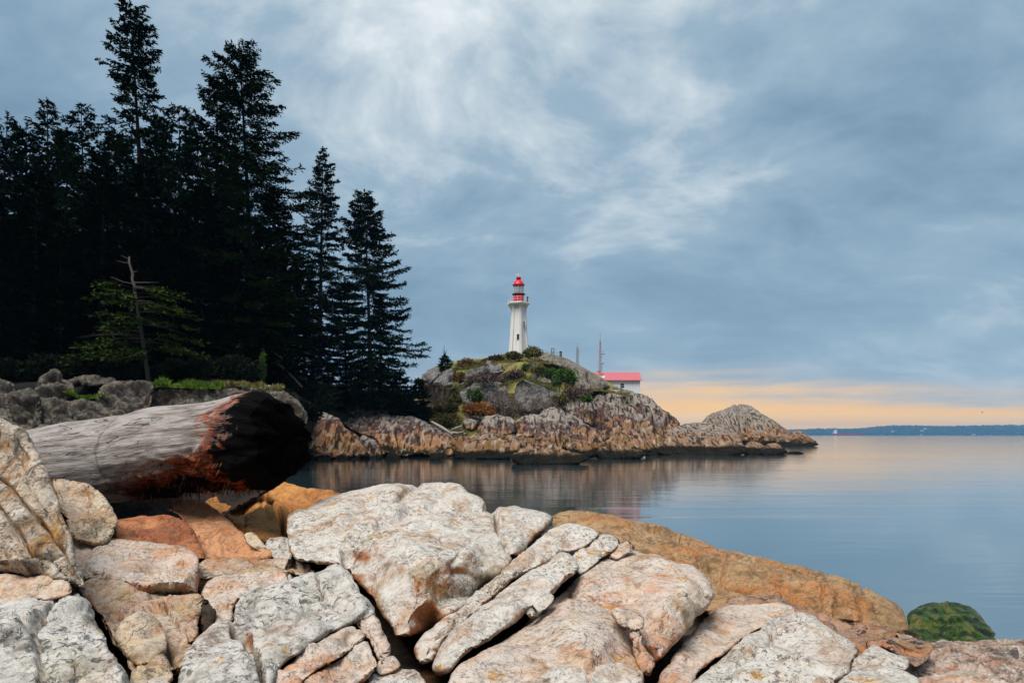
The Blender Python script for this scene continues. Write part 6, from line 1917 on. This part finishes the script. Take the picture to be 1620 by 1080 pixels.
for k, (px, py, w, lb) in enumerate([(1412, 683, 3.4, 'pale house in the far forest nearest the ship'), (1458, 682, 4.2, 'lower of two pale houses in the far forest'), (1463, 679, 4.6, 'upper of two pale houses in the far forest'),
                                     (1457, 688.4, 2.6, 'tiny pale house at the far waterline below the two houses'), (1540, 689.6, 4.6, 'pale boathouse at the far waterline farthest along')]):
    s = (FD - 80) / F
    c_ = P3(px, py, FD - 80)
    c_[2] = max(c_[2], 0.5)
    hh_ = empty('far_house', c_, lb, 'house', 'houses on the far shore')
    mb = MB(); mb.box((0, 0, 2.0), (w * s, 10, 10)); mb.build('walls', M['far_paint'], hh_)
    mb = MB(); mb.add([(-w * s / 2 - 1, -6, 7), (w * s / 2 + 1, -6, 7), (w * s / 2 + 1, 6, 7), (-w * s / 2 - 1, 6, 7), (-w * s / 2 - 1, 0, 12), (w * s / 2 + 1, 0, 12)],
                      [(0, 1, 5, 4), (2, 3, 4, 5), (0, 4, 3), (1, 2, 5), (3, 2, 1, 0)])
    mb.build('roof', M['far_paint'], hh_)

# freighter
SD = 5600.0
s = SD / F
so = np.array([(1316 - CX) * s, SD, 0.0])
shp = empty('cargo_ship', so + np.array([24 * s, 0, 0]), 'long red hulled cargo ship under the far shore', 'ship')
L = 48 * s
mb = MB()
sec = [(-0.5, 0.3, 1.0), (-0.47, 0.8, 1.0), (-0.3, 1.0, 1.0), (0.38, 1.0, 1.0), (0.46, 0.6, 1.08), (0.5, 0.06, 1.16)]
v, f = [], []
for (t, wb, hh_) in sec:
    for (yy, zz) in ((-17 * wb * 0.85, -2), (-17 * wb, 17 * hh_), (17 * wb, 17 * hh_), (17 * wb * 0.85, -2)):
        v.append((t * L, yy, zz))
for i in range(len(sec) - 1):
    for j in range(4):
        f.append((i * 4 + j, (i + 1) * 4 + j, (i + 1) * 4 + (j + 1) % 4, i * 4 + (j + 1) % 4))
f += [(0, 1, 2, 3), (23, 22, 21, 20)]
mb.add(v, f); mb.build('hull', M['ship_red'], shp)
mb = MB(); mb.box((-0.40 * L, 0, 29), (0.09 * L, 30, 25)); mb.box((-0.40 * L, 0, 44), (0.06 * L, 34, 6)); ss_ = mb.build('superstructure', M['ship_white'], shp)
mb = MB(); mb.box((-0.455 * L, 0, 40), (10, 10, 14)); mb.build('funnel', M['ship_dark'], ss_)
for k in range(5):
    mb = MB(); mb.box((-0.25 * L + k * 0.14 * L, 0, 18.4), (0.11 * L, 26, 3.4)); mb.build('hatch', M['ship_dark'], shp)
for k in range(4):
    mb = MB(); mb.tube([(-0.18 * L + k * 0.14 * L, 0, 17), (-0.18 * L + k * 0.14 * L, 0, 32)], 1.2, 6); mb.build('deck_crane', M['ship_dark'], shp)

# a gull far out over the strait
gp = P3(1554, 652, 160)
gb = MB()
gb.lathe((0, 0, 0), [(0.02, -0.35), (0.09, -0.2), (0.11, 0.0), (0.07, 0.25), (0.02, 0.36)], 8)
gv = [(x_, z, -y) for x_, y, z in gb.v]
gv = [(z_, x_, y_) for x_, y_, z_ in gv]
n0 = len(gv)
gv = [(a * 0.6, b * 0.6, c * 0.6) for a, b, c in gv]
gv += [(0, -0.1, 0.05), (0, 0.12, 0.05), (0.5, 0.10, 0.22), (0.5, -0.06, 0.22), (1.0, 0.1, 0.10), (-0.5, 0.10, 0.22), (-0.5, -0.06, 0.22), (-1.0, 0.1, 0.10)]
gf = list(gb.f) + [(n0, n0 + 1, n0 + 2, n0 + 3), (n0 + 3, n0 + 2, n0 + 4), (n0 + 1, n0, n0 + 6, n0 + 5), (n0 + 5, n0 + 6, n0 + 7)]
g_ = mesh_obj('gull', gv, gf, M['gull'], None, True)
g_.location = tuple(gp)
tag(g_, 'lone dark gull flying over the strait', 'bird')

# ------------------------------------------------------------------ sea air
mb = MB()
mb.box((2600, 4000, 69), (15000, 8400, 142))
hz2 = bpy.data.materials.new('sea_air')
hz2.use_nodes = True
T_ = NT(hz2.node_tree)
ho = T_.n('ShaderNodeOutputMaterial')
pv = T_.n('ShaderNodeVolumePrincipled')
pv.inputs['Color'].default_value = (0.24, 0.56, 0.95, 1)
pv.inputs['Density'].default_value = 0.00008
T_.link(pv.outputs[0], ho.inputs['Volume'])
hb = mb.build('haze', hz2)
struct(hb, 'stuff', 'thin blue sea haze over the strait')
